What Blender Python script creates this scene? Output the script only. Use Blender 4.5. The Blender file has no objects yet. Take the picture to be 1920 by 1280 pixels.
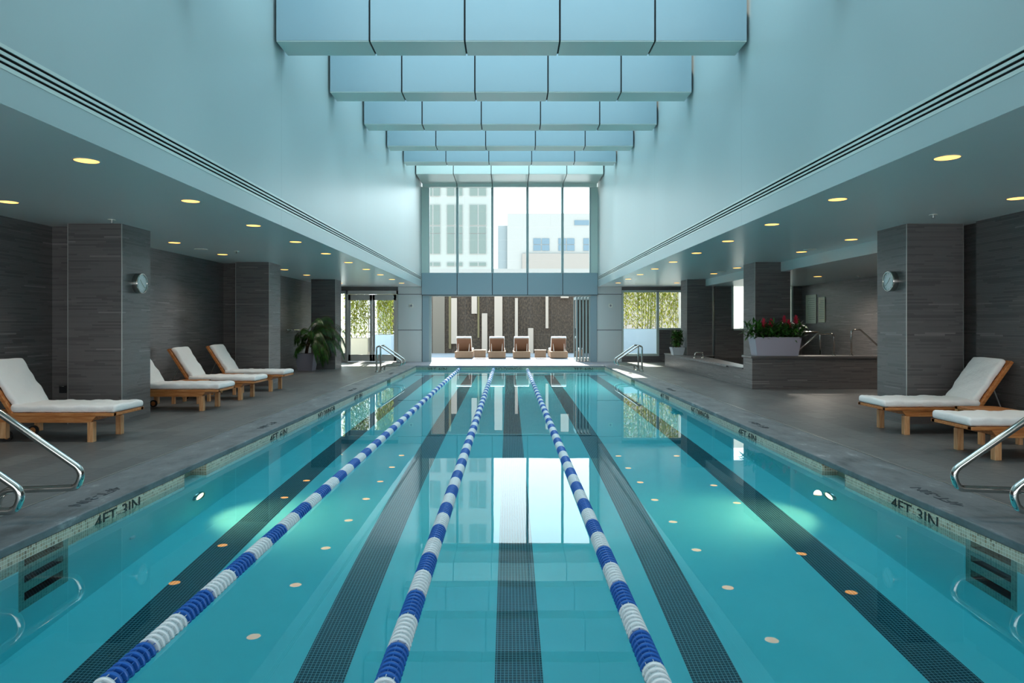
import bpy, bmesh, math, random
from mathutils import Vector, Matrix
R = math.radians
random.seed(7)
sc = bpy.context.scene
col = sc.collection

# ------------------------------------------------------------------ camera
cam_d = bpy.data.cameras.new('camera'); cam = bpy.data.objects.new('camera', cam_d); col.objects.link(cam)
cam.location = (0, 0, 1.3); cam.rotation_euler = (R(90), 0, 0)
cam_d.lens = 24; cam_d.sensor_width = 36
cam_d.shift_x = (960 - 953.6) / 1920; cam_d.shift_y = -(640 - 608.3) / 1920
cam_d.clip_end = 400
sc.camera = cam

# ------------------------------------------------------------------ view
sc.view_settings.view_transform = 'Standard'; sc.view_settings.look = 'None'
sc.view_settings.gamma = 1; sc.view_settings.use_curve_mapping = False
sc.view_settings.exposure = 0.80

# ------------------------------------------------------------------ sky and sun
w = bpy.data.worlds.new('sky'); sc.world = w; w.use_nodes = True
nt = w.node_tree; bg = nt.nodes['Background']
tc = nt.nodes.new('ShaderNodeTexCoord'); sep = nt.nodes.new('ShaderNodeSeparateXYZ'); rmp = nt.nodes.new('ShaderNodeValToRGB')
nt.links.new(tc.outputs['Generated'], sep.inputs[0]); nt.links.new(sep.outputs['Z'], rmp.inputs[0]); nt.links.new(rmp.outputs[0], bg.inputs[0])
rmp.color_ramp.elements[0].position = 0.0; rmp.color_ramp.elements[0].color = (0.93, 0.98, 1.0, 1)
rmp.color_ramp.elements[1].position = 0.7; rmp.color_ramp.elements[1].color = (0.50, 0.78, 0.93, 1)
bg.inputs[1].default_value = 2.6
sd = bpy.data.lights.new('sun', 'SUN'); sun = bpy.data.objects.new('sun', sd); col.objects.link(sun)
sd.energy = 9.0; sd.angle = R(1.0); sd.color = (1.0, 0.93, 0.82)
_az, _el = R(-5), R(40)
_d = Vector((-math.sin(_az) * math.cos(_el), -math.cos(_az) * math.cos(_el), -math.sin(_el)))
sun.rotation_euler = _d.to_track_quat('-Z', 'Y').to_euler(); sun.location = (-3, 40, 30)

sc.cycles.use_denoising = True
sc.cycles.max_bounces = 14; sc.cycles.diffuse_bounces = 6; sc.cycles.glossy_bounces = 6
sc.cycles.transmission_bounces = 10; sc.cycles.transparent_max_bounces = 16
sc.cycles.sample_clamp_indirect = 6.0
sc.cycles.caustics_reflective = False; sc.cycles.caustics_refractive = True

# ------------------------------------------------------------------ materials
def srgb(h):
    v = [int(h[i:i + 2], 16) / 255 for i in (0, 2, 4)]
    return tuple((c / 12.92 if c <= .04045 else ((c + .055) / 1.055) ** 2.4) for c in v) + (1,)
def mat(name, c, rough=.5, metal=0.0, **kw):
    m = bpy.data.materials.new(name); m.use_nodes = True
    b = m.node_tree.nodes['Principled BSDF']
    b.inputs['Base Color'].default_value = srgb(c) if isinstance(c, str) else c
    b.inputs['Roughness'].default_value = rough; b.inputs['Metallic'].default_value = metal
    for k, v in kw.items(): b.inputs[k.replace('_', ' ')].default_value = v
    return m
def N(m, t, **kw):
    n = m.node_tree.nodes.new(t)
    for k, v in kw.items():
        if k in n.inputs: n.inputs[k].default_value = v
        else: setattr(n, k, v)
    return n
def L(m, a, b): m.node_tree.links.new(a, b)
def BS(m): return m.node_tree.nodes['Principled BSDF']
def math_(m, op, a, b=None):
    n = N(m, 'ShaderNodeMath', operation=op)
    for i, v in ((0, a), (1, b)):
        if v is None: continue
        if isinstance(v, (int, float)): n.inputs[i].default_value = v
        else: L(m, v, n.inputs[i])
    return n.outputs[0]
def pos(m):
    g = N(m, 'ShaderNodeNewGeometry'); s = N(m, 'ShaderNodeSeparateXYZ'); L(m, g.outputs['Position'], s.inputs[0]); return s, g
def comb(m, x, y, z=0.0):
    c = N(m, 'ShaderNodeCombineXYZ')
    for i, v in enumerate((x, y, z)):
        if isinstance(v, (int, float)): c.inputs[i].default_value = v
        else: L(m, v, c.inputs[i])
    return c.outputs[0]
def noise(m, vec, scale, detail=3, rough=.5):
    n = N(m, 'ShaderNodeTexNoise'); n.inputs['Scale'].default_value = scale; n.inputs['Detail'].default_value = detail
    n.inputs['Roughness'].default_value = rough
    if vec is not None: L(m, vec, n.inputs['Vector'])
    return n.outputs['Fac']
def ramp(m, fac, stops, interp='LINEAR'):
    r = N(m, 'ShaderNodeValToRGB'); r.color_ramp.interpolation = interp
    el = r.color_ramp.elements
    while len(el) < len(stops): el.new(0.5)
    for e, (p, c) in zip(el, stops): e.position = p; e.color = srgb(c) if isinstance(c, str) else c
    L(m, fac, r.inputs[0]); return r.outputs[0]
def mix(m, f, a, b, mode='MIX'):
    n = N(m, 'ShaderNodeMix', data_type='RGBA', blend_type=mode)
    if isinstance(f, (int, float)): n.inputs[0].default_value = f
    else: L(m, f, n.inputs[0])
    for i, v in ((6, a), (7, b)):
        if isinstance(v, tuple): n.inputs[i].default_value = v
        elif isinstance(v, str): n.inputs[i].default_value = srgb(v)
        else: L(m, v, n.inputs[i])
    return n.outputs[2]
def bump(m, h, strength=.3, dist=.01):
    b = N(m, 'ShaderNodeBump'); b.inputs['Strength'].default_value = strength; b.inputs['Distance'].default_value = dist
    L(m, h, b.inputs['Height']); L(m, b.outputs[0], BS(m).inputs['Normal'])
def cells(m, u, v, pu, pv, stagger=False):
    """random value per cell, and grout mask (1 = in the joint)"""
    cu, cv = math_(m, 'DIVIDE', u, pu), math_(m, 'DIVIDE', v, pv)
    fv = math_(m, 'FLOOR', cv)
    if stagger:
        wn = N(m, 'ShaderNodeTexWhiteNoise', noise_dimensions='1D'); L(m, fv, wn.inputs['W'])
        cu = math_(m, 'ADD', cu, wn.outputs['Value'])
    fu = math_(m, 'FLOOR', cu)
    wn = N(m, 'ShaderNodeTexWhiteNoise', noise_dimensions='2D'); L(m, comb(m, fu, fv), wn.inputs['Vector'])
    return wn.outputs['Value'], math_(m, 'SUBTRACT', cu, fu), math_(m, 'SUBTRACT', cv, fv)
def joint(m, fr, width):
    """1 inside a joint of relative width around the cell edge"""
    a = math_(m, 'LESS_THAN', fr, width / 2); b = math_(m, 'GREATER_THAN', fr, 1 - width / 2)
    return math_(m, 'ADD', a, b)

M = {}
# stacked linear stone strip tile
def strip_stone(name, dark, mid, light):
    m = mat(name, mid, .55); s, g = pos(m)
    u = math_(m, 'ADD', s.outputs[0], s.outputs[1]); v = s.outputs[2]
    val, fu, fv = cells(m, u, v, .40, .021, True)
    c = ramp(m, val, [(0.0, dark), (.5, mid), (.975, mid), (.995, light)])
    nz = noise(m, comb(m, u, math_(m, 'MULTIPLY', v, 14.0)), 6.0, 4, .6)
    c = mix(m, math_(m, 'MULTIPLY', nz, .55), c, dark)
    j = joint(m, fv, .2)
    c = mix(m, math_(m, 'MULTIPLY', j, .55), c, '302d2b')
    L(m, c, BS(m).inputs['Base Color'])
    r = math_(m, 'ADD', math_(m, 'MULTIPLY', nz, .2), .26); L(m, r, BS(m).inputs['Roughness']); BS(m).inputs['IOR'].default_value = 1.6
    bump(m, math_(m, 'ADD', math_(m, 'MULTIPLY', val, .6), math_(m, 'MULTIPLY', j, -.8)), .5, .004)
    return m
M['stone'] = strip_stone('strip_stone', '5a5757', '757170', '948f8c')
# floor tile of the deck
m = mat('deck_tile', '55585a', .45); s, g = pos(m)
val, fu, fv = cells(m, s.outputs[1], s.outputs[0], .61, .305, True)
c = ramp(m, val, [(0, '636566'), (.5, '6d7070'), (1, '777978')])
nz = noise(m, comb(m, math_(m, 'MULTIPLY', s.outputs[0], 1.0), math_(m, 'MULTIPLY', s.outputs[1], 5.0)), 7.0, 5, .65)
c = mix(m, math_(m, 'MULTIPLY', nz, .4), c, '525455')
j = math_(m, 'MAXIMUM', joint(m, fu, .012), joint(m, fv, .022))
c = mix(m, math_(m, 'MULTIPLY', j, .6), c, '34373a')
L(m, c, BS(m).inputs['Base Color']); L(m, math_(m, 'ADD', math_(m, 'MULTIPLY', nz, .3), .3), BS(m).inputs['Roughness'])
bump(m, math_(m, 'SUBTRACT', nz, j), .25, .003)
M['deck'] = m
# slate coping
m = mat('slate', '565c62', .5); s, g = pos(m)
n1 = noise(m, comb(m, s.outputs[0], math_(m, 'MULTIPLY', s.outputs[1], .45), s.outputs[2]), 5.0, 8, .68)
n2 = noise(m, comb(m, s.outputs[0], math_(m, 'MULTIPLY', s.outputs[1], .3), s.outputs[2]), 22.0, 5, .7)
c = ramp(m, n1, [(.32, '4f5557'), (.48, '717678'), (.6, '7d8284'), (.68, 'a6aaab')])
c = mix(m, math_(m, 'MULTIPLY', n2, .35), c, '4c4a4c')
val, fu, fv = cells(m, s.outputs[1], s.outputs[0], 1.22, 50.0)
j = joint(m, fu, .005)
c = mix(m, math_(m, 'MULTIPLY', j, .5), c, '2c3034')
L(m, c, BS(m).inputs['Base Color']); bump(m, math_(m, 'ADD', n1, math_(m, 'MULTIPLY', n2, .3)), .35, .012)
M['slate'] = m
m = mat('slate_rim', '8c8d8c', .35); s, g = pos(m)
c = ramp(m, noise(m, g.outputs['Position'], 9.0, 5, .6), [(.35, '66676a'), (.7, '83827f')])
L(m, c, BS(m).inputs['Base Color']); M['rim'] = m
# small mosaics
def mosaic(name, stops, grout, axis, rough=.3, pitch=.0235):
    m = mat(name, stops[0][1], rough); s, g = pos(m)
    if axis == 'floor': u, v = s.outputs[0], s.outputs[1]
    else: u, v = math_(m, 'ADD', s.outputs[0], s.outputs[1]), s.outputs[2]
    val, fu, fv = cells(m, u, v, pitch, pitch)
    c = ramp(m, val, stops)
    j = math_(m, 'MAXIMUM', joint(m, fu, .16), joint(m, fv, .16))
    c = mix(m, j, c, grout)
    L(m, c, BS(m).inputs['Base Color']); return m
M['cream_mosaic'] = mosaic('cream_mosaic', [(0, 'b09f82'), (.25, 'c2b398'), (.5, 'd3c6ae'), (.7, 'b08f6c'), (.8, 'c9bda6'), (.93, '8f765c'), (1, 'a39178')], 'e4dfd0', 'wall')
M['green_mosaic'] = mosaic('green_mosaic', [(0, '6f8a7c'), (.5, '87a08f'), (1, '5f7a6f')], 'a8b5a6', 'wall')
M['black_mosaic'] = mosaic('black_mosaic', [(0, '101c2c'), (.5, '17283c'), (1, '0e1826')], '9fb8c0', 'floor', .3)
M['black_riser'] = mosaic('black_riser', [(0, '0c141c'), (1, '141f2a')], '5c6f76', 'wall', .3)
# pool plaster
m = mat('plaster', '9fd6de', .7); s, g = pos(m)
c = ramp(m, noise(m, g.outputs['Position'], 1.3, 4, .6), [(.3, 'b0f0f2'), (.7, 'bef6f7')])
L(m, c, BS(m).inputs['Base Color']); M['plaster'] = m
# painted atrium wall with faint panel joints
m = mat('white_wall', 'b3c2c1', .36); s, g = pos(m)
fr = math_(m, 'FRACT', math_(m, 'DIVIDE', math_(m, 'SUBTRACT', s.outputs[1], 9.1 - 54), 5.4))
j = math_(m, 'LESS_THAN', fr, .0022)
c = mix(m, math_(m, 'MULTIPLY', j, .3), 'b3c2c1', '6d7b7b')
c = mix(m, math_(m, 'MULTIPLY', noise(m, g.outputs['Position'], .8, 4, .6), .12), c, '9dafaf')
L(m, c, BS(m).inputs['Base Color']); M['white'] = m
M['ceiling'] = mat('ceiling_paint', 'e4ecea', .3)
M['panel'] = mat('blue_grey_panel', '90a7b0', .32, .05)
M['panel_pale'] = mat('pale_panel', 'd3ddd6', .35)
M['grey_clad'] = mat('grey_cladding', 'd4dad9', .32, .05)
M['dark_joint'] = mat('dark_joint', '0c1112', .8)
M['frame'] = mat('window_frame', '9fb0b0', .35, .2)
M['frame_pale'] = mat('pale_frame', 'cfdcd4', .4, .05)
M['door_frame'] = mat('door_frame', 'cbcbc6', .4, .05)
M['steel'] = mat('steel', 'c9c6c0', .12, 1.0)
M['brushed'] = mat('brushed_steel', 'bdbdbb', .28, 1.0)
M['alu_line'] = mat('aluminium_strip', 'c4c6c2', .3, .8)
M['cushion'] = mat('white_canvas', 'f6f4f2', .85)
m = M['cushion']; s, g = pos(m)
tcn = N(m, 'ShaderNodeTexCoord')
nz = noise(m, comb(m, s.outputs[0], s.outputs[1], s.outputs[2]), 9.0, 4, .55); nz2 = noise(m, g.outputs['Position'], 30.0, 3, .5)
bump(m, math_(m, 'ADD', nz, math_(m, 'MULTIPLY', nz2, .25)), .55, .02)
# teak
m = mat('teak', 'a8713f', .5); tcn = N(m, 'ShaderNodeTexCoord'); sp = N(m, 'ShaderNodeSeparateXYZ'); L(m, tcn.outputs['Object'], sp.inputs[0])
nz = noise(m, comb(m, math_(m, 'MULTIPLY', sp.outputs[0], 1.5), math_(m, 'MULTIPLY', sp.outputs[1], 14.0), math_(m, 'MULTIPLY', sp.outputs[2], 14.0)), 3.0, 5, .6)
L(m, ramp(m, nz, [(.3, 'a8602f'), (.5, 'c07a42'), (.7, 'd3955e')]), BS(m).inputs['Base Color']); M['teak'] = m
m = mat('teak_leg', 'b98552', .55); tcn = N(m, 'ShaderNodeTexCoord'); sp = N(m, 'ShaderNodeSeparateXYZ'); L(m, tcn.outputs['Object'], sp.inputs[0])
nz = noise(m, comb(m, math_(m, 'MULTIPLY', sp.outputs[0], 14), math_(m, 'MULTIPLY', sp.outputs[1], 14.0), math_(m, 'MULTIPLY', sp.outputs[2], 1.5)), 3.0, 5, .6)
L(m, ramp(m, nz, [(.3, 'bd8150'), (.5, 'd49c6a'), (.7, 'e4b487')]), BS(m).inputs['Base Color']); M['teak_leg'] = m
M['rubber'] = mat('rubber', '201d1c', .7)
M['blue_float'] = mat('blue_float', '2a66b8', .35); M['white_float'] = mat('white_float', 'e9ebec', .4)
M['cable'] = mat('cable', '6d8aa0', .4, .6)
M['black'] = mat('black_paint', '0f1418', .5)
M['grey_text'] = mat('etched_text', '3d444a', .6)
M['amber'] = mat('lamp_reflector', 'd98b2c', .3, .2)
M['clock_face'] = mat('clock_face', 'f4fafa', .3)
M['pot_grey'] = mat('pot_grey', '8d8b98', .45); M['pot_lilac'] = mat('pot_lilac', 'b9b4c4', .4); M['pot_white'] = mat('pot_white', 'ccd2d8', .4)
M['soil'] = mat('soil', '3a2a1c', .9)
def leafmat(name, a, b, c_, rough=.45):
    m = mat(name, b, rough); tcn = N(m, 'ShaderNodeTexCoord')
    L(m, ramp(m, noise(m, tcn.outputs['Object'], 11.0, 2), [(.35, a), (.5, b), (.68, c_)]), BS(m).inputs['Base Color'])
    BS(m).inputs['Subsurface Weight'].default_value = 0.0
    return m
M['palm'] = leafmat('palm_leaf', '1d3a16', '2a5220', '3f6c2c', .35)
M['green'] = leafmat('green_leaf', '234a1b', '356a26', '4f8534', .35)
M['light_green'] = leafmat('light_green_leaf', '41702b', '5a8f3a', '7fae55', .4)
M['bamboo'] = leafmat('bamboo_leaf', '74852c', 'a0a83a', 'c6bd58', .6)
m = M['bamboo']; tr = N(m, 'ShaderNodeBsdfTranslucent'); tr.inputs[0].default_value = srgb('a8a030'); mx = N(m, 'ShaderNodeMixShader'); mx.inputs[0].default_value = .4
L(m, BS(m).outputs[0], mx.inputs[1]); L(m, tr.outputs[0], mx.inputs[2]); L(m, mx.outputs[0], m.node_tree.nodes['Material Output'].inputs[0])
M['stem'] = mat('stem', '6b5a35', .7); M['bamboo_stem'] = mat('bamboo_stem', '8b9450', .5)
M['flower'] = mat('red_bract', 'e0405c', .45); M['flower_tip'] = mat('pink_bract', 'd9607a', .45)
M['cap'] = mat('spa_cap', '615d5c', .35)
M['poster'] = mat('poster_board', 'cfd6c2', .3); M['poster_ink'] = mat('poster_ink', 'a3ab98', .5); M['poster_cream'] = mat('poster_cream', 'd9d6b4', .3)
M['plate'] = mat('switch_plate', 'f2f3e8', .35)
M['paver'] = mat('terrace_paver', '908e94', .6)
M['wicker'] = mat('wicker', 'b08a6c', .6); m = M['wicker']; s, g = pos(m)
wv = math_(m, 'ADD', math_(m, 'SINE', math_(m, 'MULTIPLY', s.outputs[2], 420.0)), math_(m, 'SINE', math_(m, 'MULTIPLY', s.outputs[0], 260.0)))
L(m, ramp(m, math_(m, 'MULTIPLY', math_(m, 'ADD', wv, 2.0), .25), [(0, '8d6a50'), (1, 'bd987a')]), BS(m).inputs['Base Color'])
M['wicker_dark'] = mat('wicker_dark', '7d5a44', .7)
# rough basalt
m = mat('basalt', '4a423c', .8); s, g = pos(m)
v_, fu, fv = cells(m, s.outputs[0], s.outputs[2], .98, .86)
nz = noise(m, comb(m, math_(m, 'MULTIPLY', s.outputs[0], 1.6), s.outputs[1], s.outputs[2]), 9.0, 6, .7)
c = ramp(m, nz, [(.3, '2b221b'), (.5, '493b30'), (.7, '75624f')])
c = mix(m, math_(m, 'MULTIPLY', v_, .25), c, '5a4b3f')
j = math_(m, 'MAXIMUM', joint(m, fu, .02), joint(m, fv, .02)); c = mix(m, math_(m, 'MULTIPLY', j, .6), c, '5e554e')
L(m, c, BS(m).inputs['Base Color']); bump(m, nz, 1.0, .08); M['basalt'] = m
M['pale_stone'] = mat('pale_stone', 'bfac9e', .7); M['olive_stone'] = mat('olive_stone', '7d6f50', .8); M['light_basalt'] = mat('light_basalt', '7d7266', .8)
M['cream_planter'] = mat('cream_planter', 'cdb9a0', .6); M['white_planter'] = mat('white_planter', 'c2cdd8', .5)
M['facade'] = mat('tower_facade', '868783', .8); M['facade_glass'] = mat('tower_glass', '56605b', .35); M['facade_glass2'] = mat('office_glass', '526470', .35)
M['white_block'] = mat('white_render', '898683', .8); M['grey_block'] = mat('grey_render', '707678', .8); M['brick_far'] = mat('brick_far', '827973', .9)
M['outer_wall'] = mat('outer_wall', 'd7c7b8', .8)
M['bark'] = mat('bark', '4b3a25', .8)
def emit(name, c, s):
    m = bpy.data.materials.new(name); m.use_nodes = True; n = m.node_tree; n.nodes.clear()
    e = n.nodes.new('ShaderNodeEmission'); o = n.nodes.new('ShaderNodeOutputMaterial'); e.inputs[0].default_value = srgb(c); e.inputs[1].default_value = s
    n.links.new(e.outputs[0], o.inputs[0]); return m
M['lamp'] = emit('lamp_glow', 'ffb45a', 2.2); M['pool_lamp'] = emit('pool_lamp_glow', 'ffe2b0', 3.0)
def glass(name, tint, ior=1.45):
    m = bpy.data.materials.new(name); m.use_nodes = True; n = m.node_tree; n.nodes.clear()
    t = n.nodes.new('ShaderNodeBsdfTransparent'); gl = n.nodes.new('ShaderNodeBsdfGlossy'); f = n.nodes.new('ShaderNodeFresnel'); x = n.nodes.new('ShaderNodeMixShader'); o = n.nodes.new('ShaderNodeOutputMaterial')
    t.inputs[0].default_value = tint; gl.inputs['Roughness'].default_value = 0.0; f.inputs[0].default_value = ior
    n.links.new(f.outputs[0], x.inputs[0]); n.links.new(t.outputs[0], x.inputs[1]); n.links.new(gl.outputs[0], x.inputs[2]); n.links.new(x.outputs[0], o.inputs[0]); return m
M['glass'] = glass('clear_glass', (.97, 1.0, .99, 1)); M['glass_green'] = glass('green_glass', (.12, .17, .15, 1))
# water
m = bpy.data.materials.new('water'); m.use_nodes = True; b = BS(m)
b.inputs['Base Color'].default_value = (1, 1, 1, 1); b.inputs['Roughness'].default_value = 0.0; b.inputs['IOR'].default_value = 1.333; b.inputs['Transmission Weight'].default_value = 1.0
s, g = pos(m)
bump(m, noise(m, comb(m, s.outputs[0], math_(m, 'MULTIPLY', s.outputs[1], .5)), 1.6, 2), .05, .01)
va = N(m, 'ShaderNodeVolumeAbsorption'); va.inputs['Color'].default_value = (.02, .86, .93, 1); va.inputs['Density'].default_value = .46
L(m, va.outputs[0], m.node_tree.nodes['Material Output'].inputs['Volume'])
M['water'] = m

# ------------------------------------------------------------------ mesh helpers
class MB:
    def __init__(s): s.v = []; s.f = []; s.m = []
    def box(s, x0, x1, y0, y1, z0, z1, mi=0):
        if x0 > x1: x0, x1 = x1, x0
        if y0 > y1: y0, y1 = y1, y0
        b = len(s.v)
        s.v += [(x0, y0, z0), (x1, y0, z0), (x1, y1, z0), (x0, y1, z0), (x0, y0, z1), (x1, y0, z1), (x1, y1, z1), (x0, y1, z1)]
        s.f += [tuple(b + i for i in q) for q in ((0, 3, 2, 1), (4, 5, 6, 7), (0, 1, 5, 4), (1, 2, 6, 5), (2, 3, 7, 6), (3, 0, 4, 7))]
        s.m += [mi] * 6; return s
    def hexa(s, pts, mi=0):
        b = len(s.v); s.v += [tuple(p) for p in pts]
        s.f += [tuple(b + i for i in q) for q in ((0, 3, 2, 1), (4, 5, 6, 7), (0, 1, 5, 4), (1, 2, 6, 5), (2, 3, 7, 6), (3, 0, 4, 7))]
        s.m += [mi] * 6; return s
    def prism(s, prof, axis, a, b_, mi=0):
        """profile of 2-D points extruded along axis from a to b_"""
        n = len(prof); o = len(s.v)
        for t in (a, b_):
            for p, q in prof:
                s.v.append({'x': (t, p, q), 'y': (p, t, q), 'z': (p, q, t)}[axis])
        s.f.append(tuple(o + i for i in range(n - 1, -1, -1))); s.f.append(tuple(o + n + i for i in range(n)))
        for i in range(n): k = (i + 1) % n; s.f.append((o + i, o + k, o + n + k, o + n + i))
        s.m += [mi] * (n + 2); return s
    def ring(s, c, r, axis, n):
        o = len(s.v)
        for i in range(n):
            a = 2 * math.pi * i / n; p, q = r * math.cos(a), r * math.sin(a)
            s.v.append({'x': (c[0], c[1] + p, c[2] + q), 'y': (c[0] + p, c[1], c[2] + q), 'z': (c[0] + p, c[1] + q, c[2])}[axis])
        return o
    def lathe(s, c, axis, prof, n=24, mi=0, cap=True):
        """prof: list of (offset along axis, radius)"""
        rings = []
        for off, r in prof:
            cc = list(c); cc['xyz'.index(axis)] += off; rings.append(s.ring(cc, r, axis, n))
        for a, b in zip(rings, rings[1:]):
            for i in range(n): k = (i + 1) % n; s.f.append((a + i, a + k, b + k, b + i)); s.m.append(mi)
        if cap:
            s.f.append(tuple(rings[0] + i for i in range(n - 1, -1, -1))); s.f.append(tuple(rings[-1] + i for i in range(n))); s.m += [mi, mi]
        return s
    def tube(s, pts, r, n=10, mi=0, radii=None):
        pts = [Vector(p) for p in pts]; rings = []; up = None
        for i, p in enumerate(pts):
            t = (pts[min(i + 1, len(pts) - 1)] - pts[max(i - 1, 0)]).normalized()
            if up is None: up = t.orthogonal().normalized()
            up = (up - t * up.dot(t)).normalized(); sd_ = t.cross(up); o = len(s.v)
            rr = radii[i] if radii else r
            for k in range(n):
                a = 2 * math.pi * k / n; s.v.append(tuple(p + up * (rr * math.cos(a)) + sd_ * (rr * math.sin(a))))
            rings.append(o)
        for a, b in zip(rings, rings[1:]):
            for k in range(n): q = (k + 1) % n; s.f.append((a + k, a + q, b + q, b + k)); s.m.append(mi)
        s.f.append(tuple(rings[0] + k for k in range(n - 1, -1, -1))); s.f.append(tuple(rings[-1] + k for k in range(n))); s.m += [mi, mi]
        return s
    def leaf(s, p, d, length, width, droop=.3, mi=0, seg=3, up=Vector((0, 0, 1))):
        p = Vector(p); d = Vector(d).normalized(); side = d.cross(up)
        if side.length < 1e-3: side = Vector((1, 0, 0))
        side.normalize(); o = len(s.v); q = p.copy(); dd = d.copy()
        for i in range(seg + 1):
            t = i / seg; wd = width * math.sin(math.pi * min(.97, .12 + .85 * t)) * .5 if i < seg else width * .04
            s.v.append(tuple(q - side * wd)); s.v.append(tuple(q + side * wd))
            dd = (dd + Vector((0, 0, -droop / seg))).normalized(); q = q + dd * (length / seg)
        for i in range(seg): s.f.append((o + 2 * i, o + 2 * i + 1, o + 2 * i + 3, o + 2 * i + 2)); s.m.append(mi)
        return s
    def build(s, name, mats, parent=None, smooth=False, bevel=0, seg=2):
        me = bpy.data.meshes.new(name); me.from_pydata(s.v, [], s.f)
        mats = mats if isinstance(mats, (list, tuple)) else [mats]
        for k in mats: me.materials.append(M[k] if isinstance(k, str) else k)
        me.polygons.foreach_set('material_index', s.m)
        bm = bmesh.new(); bm.from_mesh(me); bmesh.ops.recalc_face_normals(bm, faces=bm.faces); bm.to_mesh(me); bm.free()
        if smooth: me.polygons.foreach_set('use_smooth', [True] * len(me.polygons))
        me.update()
        o = bpy.data.objects.new(name, me); col.objects.link(o)
        if parent is not None: o.parent = parent
        if bevel:
            bv = o.modifiers.new('bevel', 'BEVEL'); bv.width = bevel; bv.segments = seg; bv.limit_method = 'ANGLE'; bv.angle_limit = R(50)
        return o
def fillet(pts, r, n=7):
    """polyline with rounded corners; r may be a list"""
    P = [Vector(p) for p in pts]; out = [P[0]]
    for i in range(1, len(P) - 1):
        rr = r[i - 1] if isinstance(r, (list, tuple)) else r
        a = (P[i - 1] - P[i]).normalized(); b = (P[i + 1] - P[i]).normalized(); ang = a.angle(b)
        t = rr / math.tan(ang / 2); t = min(t, (P[i - 1] - P[i]).length * .49 if i > 1 else 9, (P[i + 1] - P[i]).length * .49 if i < len(P) - 2 else 9)
        rr = t * math.tan(ang / 2); c = P[i] + (a + b).normalized() * (rr / math.sin(ang / 2))
        s_, e_ = P[i] + a * t - c, P[i] + b * t - c; th = s_.angle(e_)
        for k in range(n + 1): out.append(c + (s_ * math.sin((1 - k / n) * th) + e_ * math.sin(k / n * th)) / math.sin(th))
    out.append(P[-1]); return out
def tag(o, label=None, cat=None, group=None, kind=None):
    if label: o['label'] = label
    if cat: o['category'] = cat
    if group: o['group'] = group
    if kind: o['kind'] = kind
    return o
def struct(o, label=None, cat=None): return tag(o, label, cat, kind='structure')
def empty(name, loc, rz=0.0):
    o = bpy.data.objects.new(name, None); col.objects.link(o); o.location = loc; o.rotation_euler = (0, 0, rz); o.empty_display_size = .1; return o
def copy_tree(o, parent=None):
    c = o.copy(); col.objects.link(c); c.parent = parent
    for ch in list(o.children): copy_tree(ch, c)
    return c

# ------------------------------------------------------------------ dimensions
PX0, PX1, PY0, PY1 = -2.93, 3.04, -1.2, 21.64      # pool opening
WL, WR = -3.03, 3.105                              # atrium wall faces
YB = 23.87                                         # far wall face
ZC = 2.62                                          # soffit height
ZW = -0.12                                         # water level
JX = [-1.79, -.565, .66, 1.885]
def floor_z(y):
    P = [(-1.5, -1.49), (6, -1.52), (10, -1.55), (13, -1.5), (21.9, -1.2)]
    for (a, za), (b, zb) in zip(P, P[1:]):
        if y <= b: return za + (zb - za) * (y - a) / (b - a)
    return P[-1][1]

# ------------------------------------------------------------------ setting: floors
b = MB()
b.box(-6.35, PX0 - .52, -3, YB + .3, -.3, 0); b.box(PX1 + .56, 8.75, -3, YB + .3, -.3, 0)
b.box(PX0 - .52, PX1 + .56, PY1 + .5, YB + .3, -.3, 0, 1); b.box(PX0 - .52, PX1 + .56, -3, PY0 - .5, -.3, 0)
struct(b.build('floor', ['deck', 'paver']), 'dark grey tiled pool deck around the lap pool', 'floor')
def coping(name, x0, x1, y0, y1, label):
    b = MB(); b.box(x0, x1, y0, y1, -.054, 0.002); o = b.build(name, 'slate', bevel=.008); return tag(o, label, 'pool coping', kind='structure')
coping('floor_coping', PX0 - .505, PX0, PY0 - .5, PY1, 'dark slate coping along the left long edge of the pool')
coping('floor_coping', PX1, PX1 + .545, PY0 - .5, PY1, 'dark slate coping along the right long edge of the pool')
b = MB(); b.box(PX0 - .505, PX1 + .545, PY1, PY1 + .5, -.054, .002); struct(b.build('floor_coping', 'paver', bevel=.006), 'pale stone coping across the far end of the pool', 'pool coping')
coping('floor_coping', PX0, PX1, PY0 - .5, PY0, 'slate coping at the near end of the pool')
for x0, x1, lab in ((PX0 - .52, PX0 - .505, 'left'), (PX1 + .545, PX1 + .56, 'right')):
    b = MB(); b.box(x0, x1, -3, PY1 + .5, -.05, .003); struct(b.build('trim_drain_strip', 'alu_line'), 'thin pale metal strip between coping and deck tiles, %s of the pool' % lab, 'trim')

# ------------------------------------------------------------------ setting: pool shell
b = MB()
ys = [-1.5, 1, 4, 6, 8, 10, 11.5, 13, 16, 19, 21.9]
for y0, y1 in zip(ys, ys[1:]):
    za, zb = floor_z(y0), floor_z(y1)
    b.hexa([(-3.4, y0, za - .3), (3.5, y0, za - .3), (3.5, y1, zb - .3), (-3.4, y1, zb - .3), (-3.4, y0, za), (3.5, y0, za), (3.5, y1, zb), (-3.4, y1, zb)])
struct(b.build('floor_pool', 'plaster'), 'pale plaster bottom of the lap pool', 'pool floor')
def slope_box(b, x0, x1, y0, y1, dz0, dz1, mi=0, n=8):
    for i in range(n):
        a, c = y0 + (y1 - y0) * i / n, y0 + (y1 - y0) * (i + 1) / n
        za, zc = floor_z(a), floor_z(c)
        b.hexa([(x0, a, za + dz0), (x1, a, za + dz0), (x1, c, zc + dz0), (x0, c, zc + dz0), (x0, a, za + dz1), (x1, a, za + dz1), (x1, c, zc + dz1), (x0, c, zc + dz1)], mi)
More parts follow.
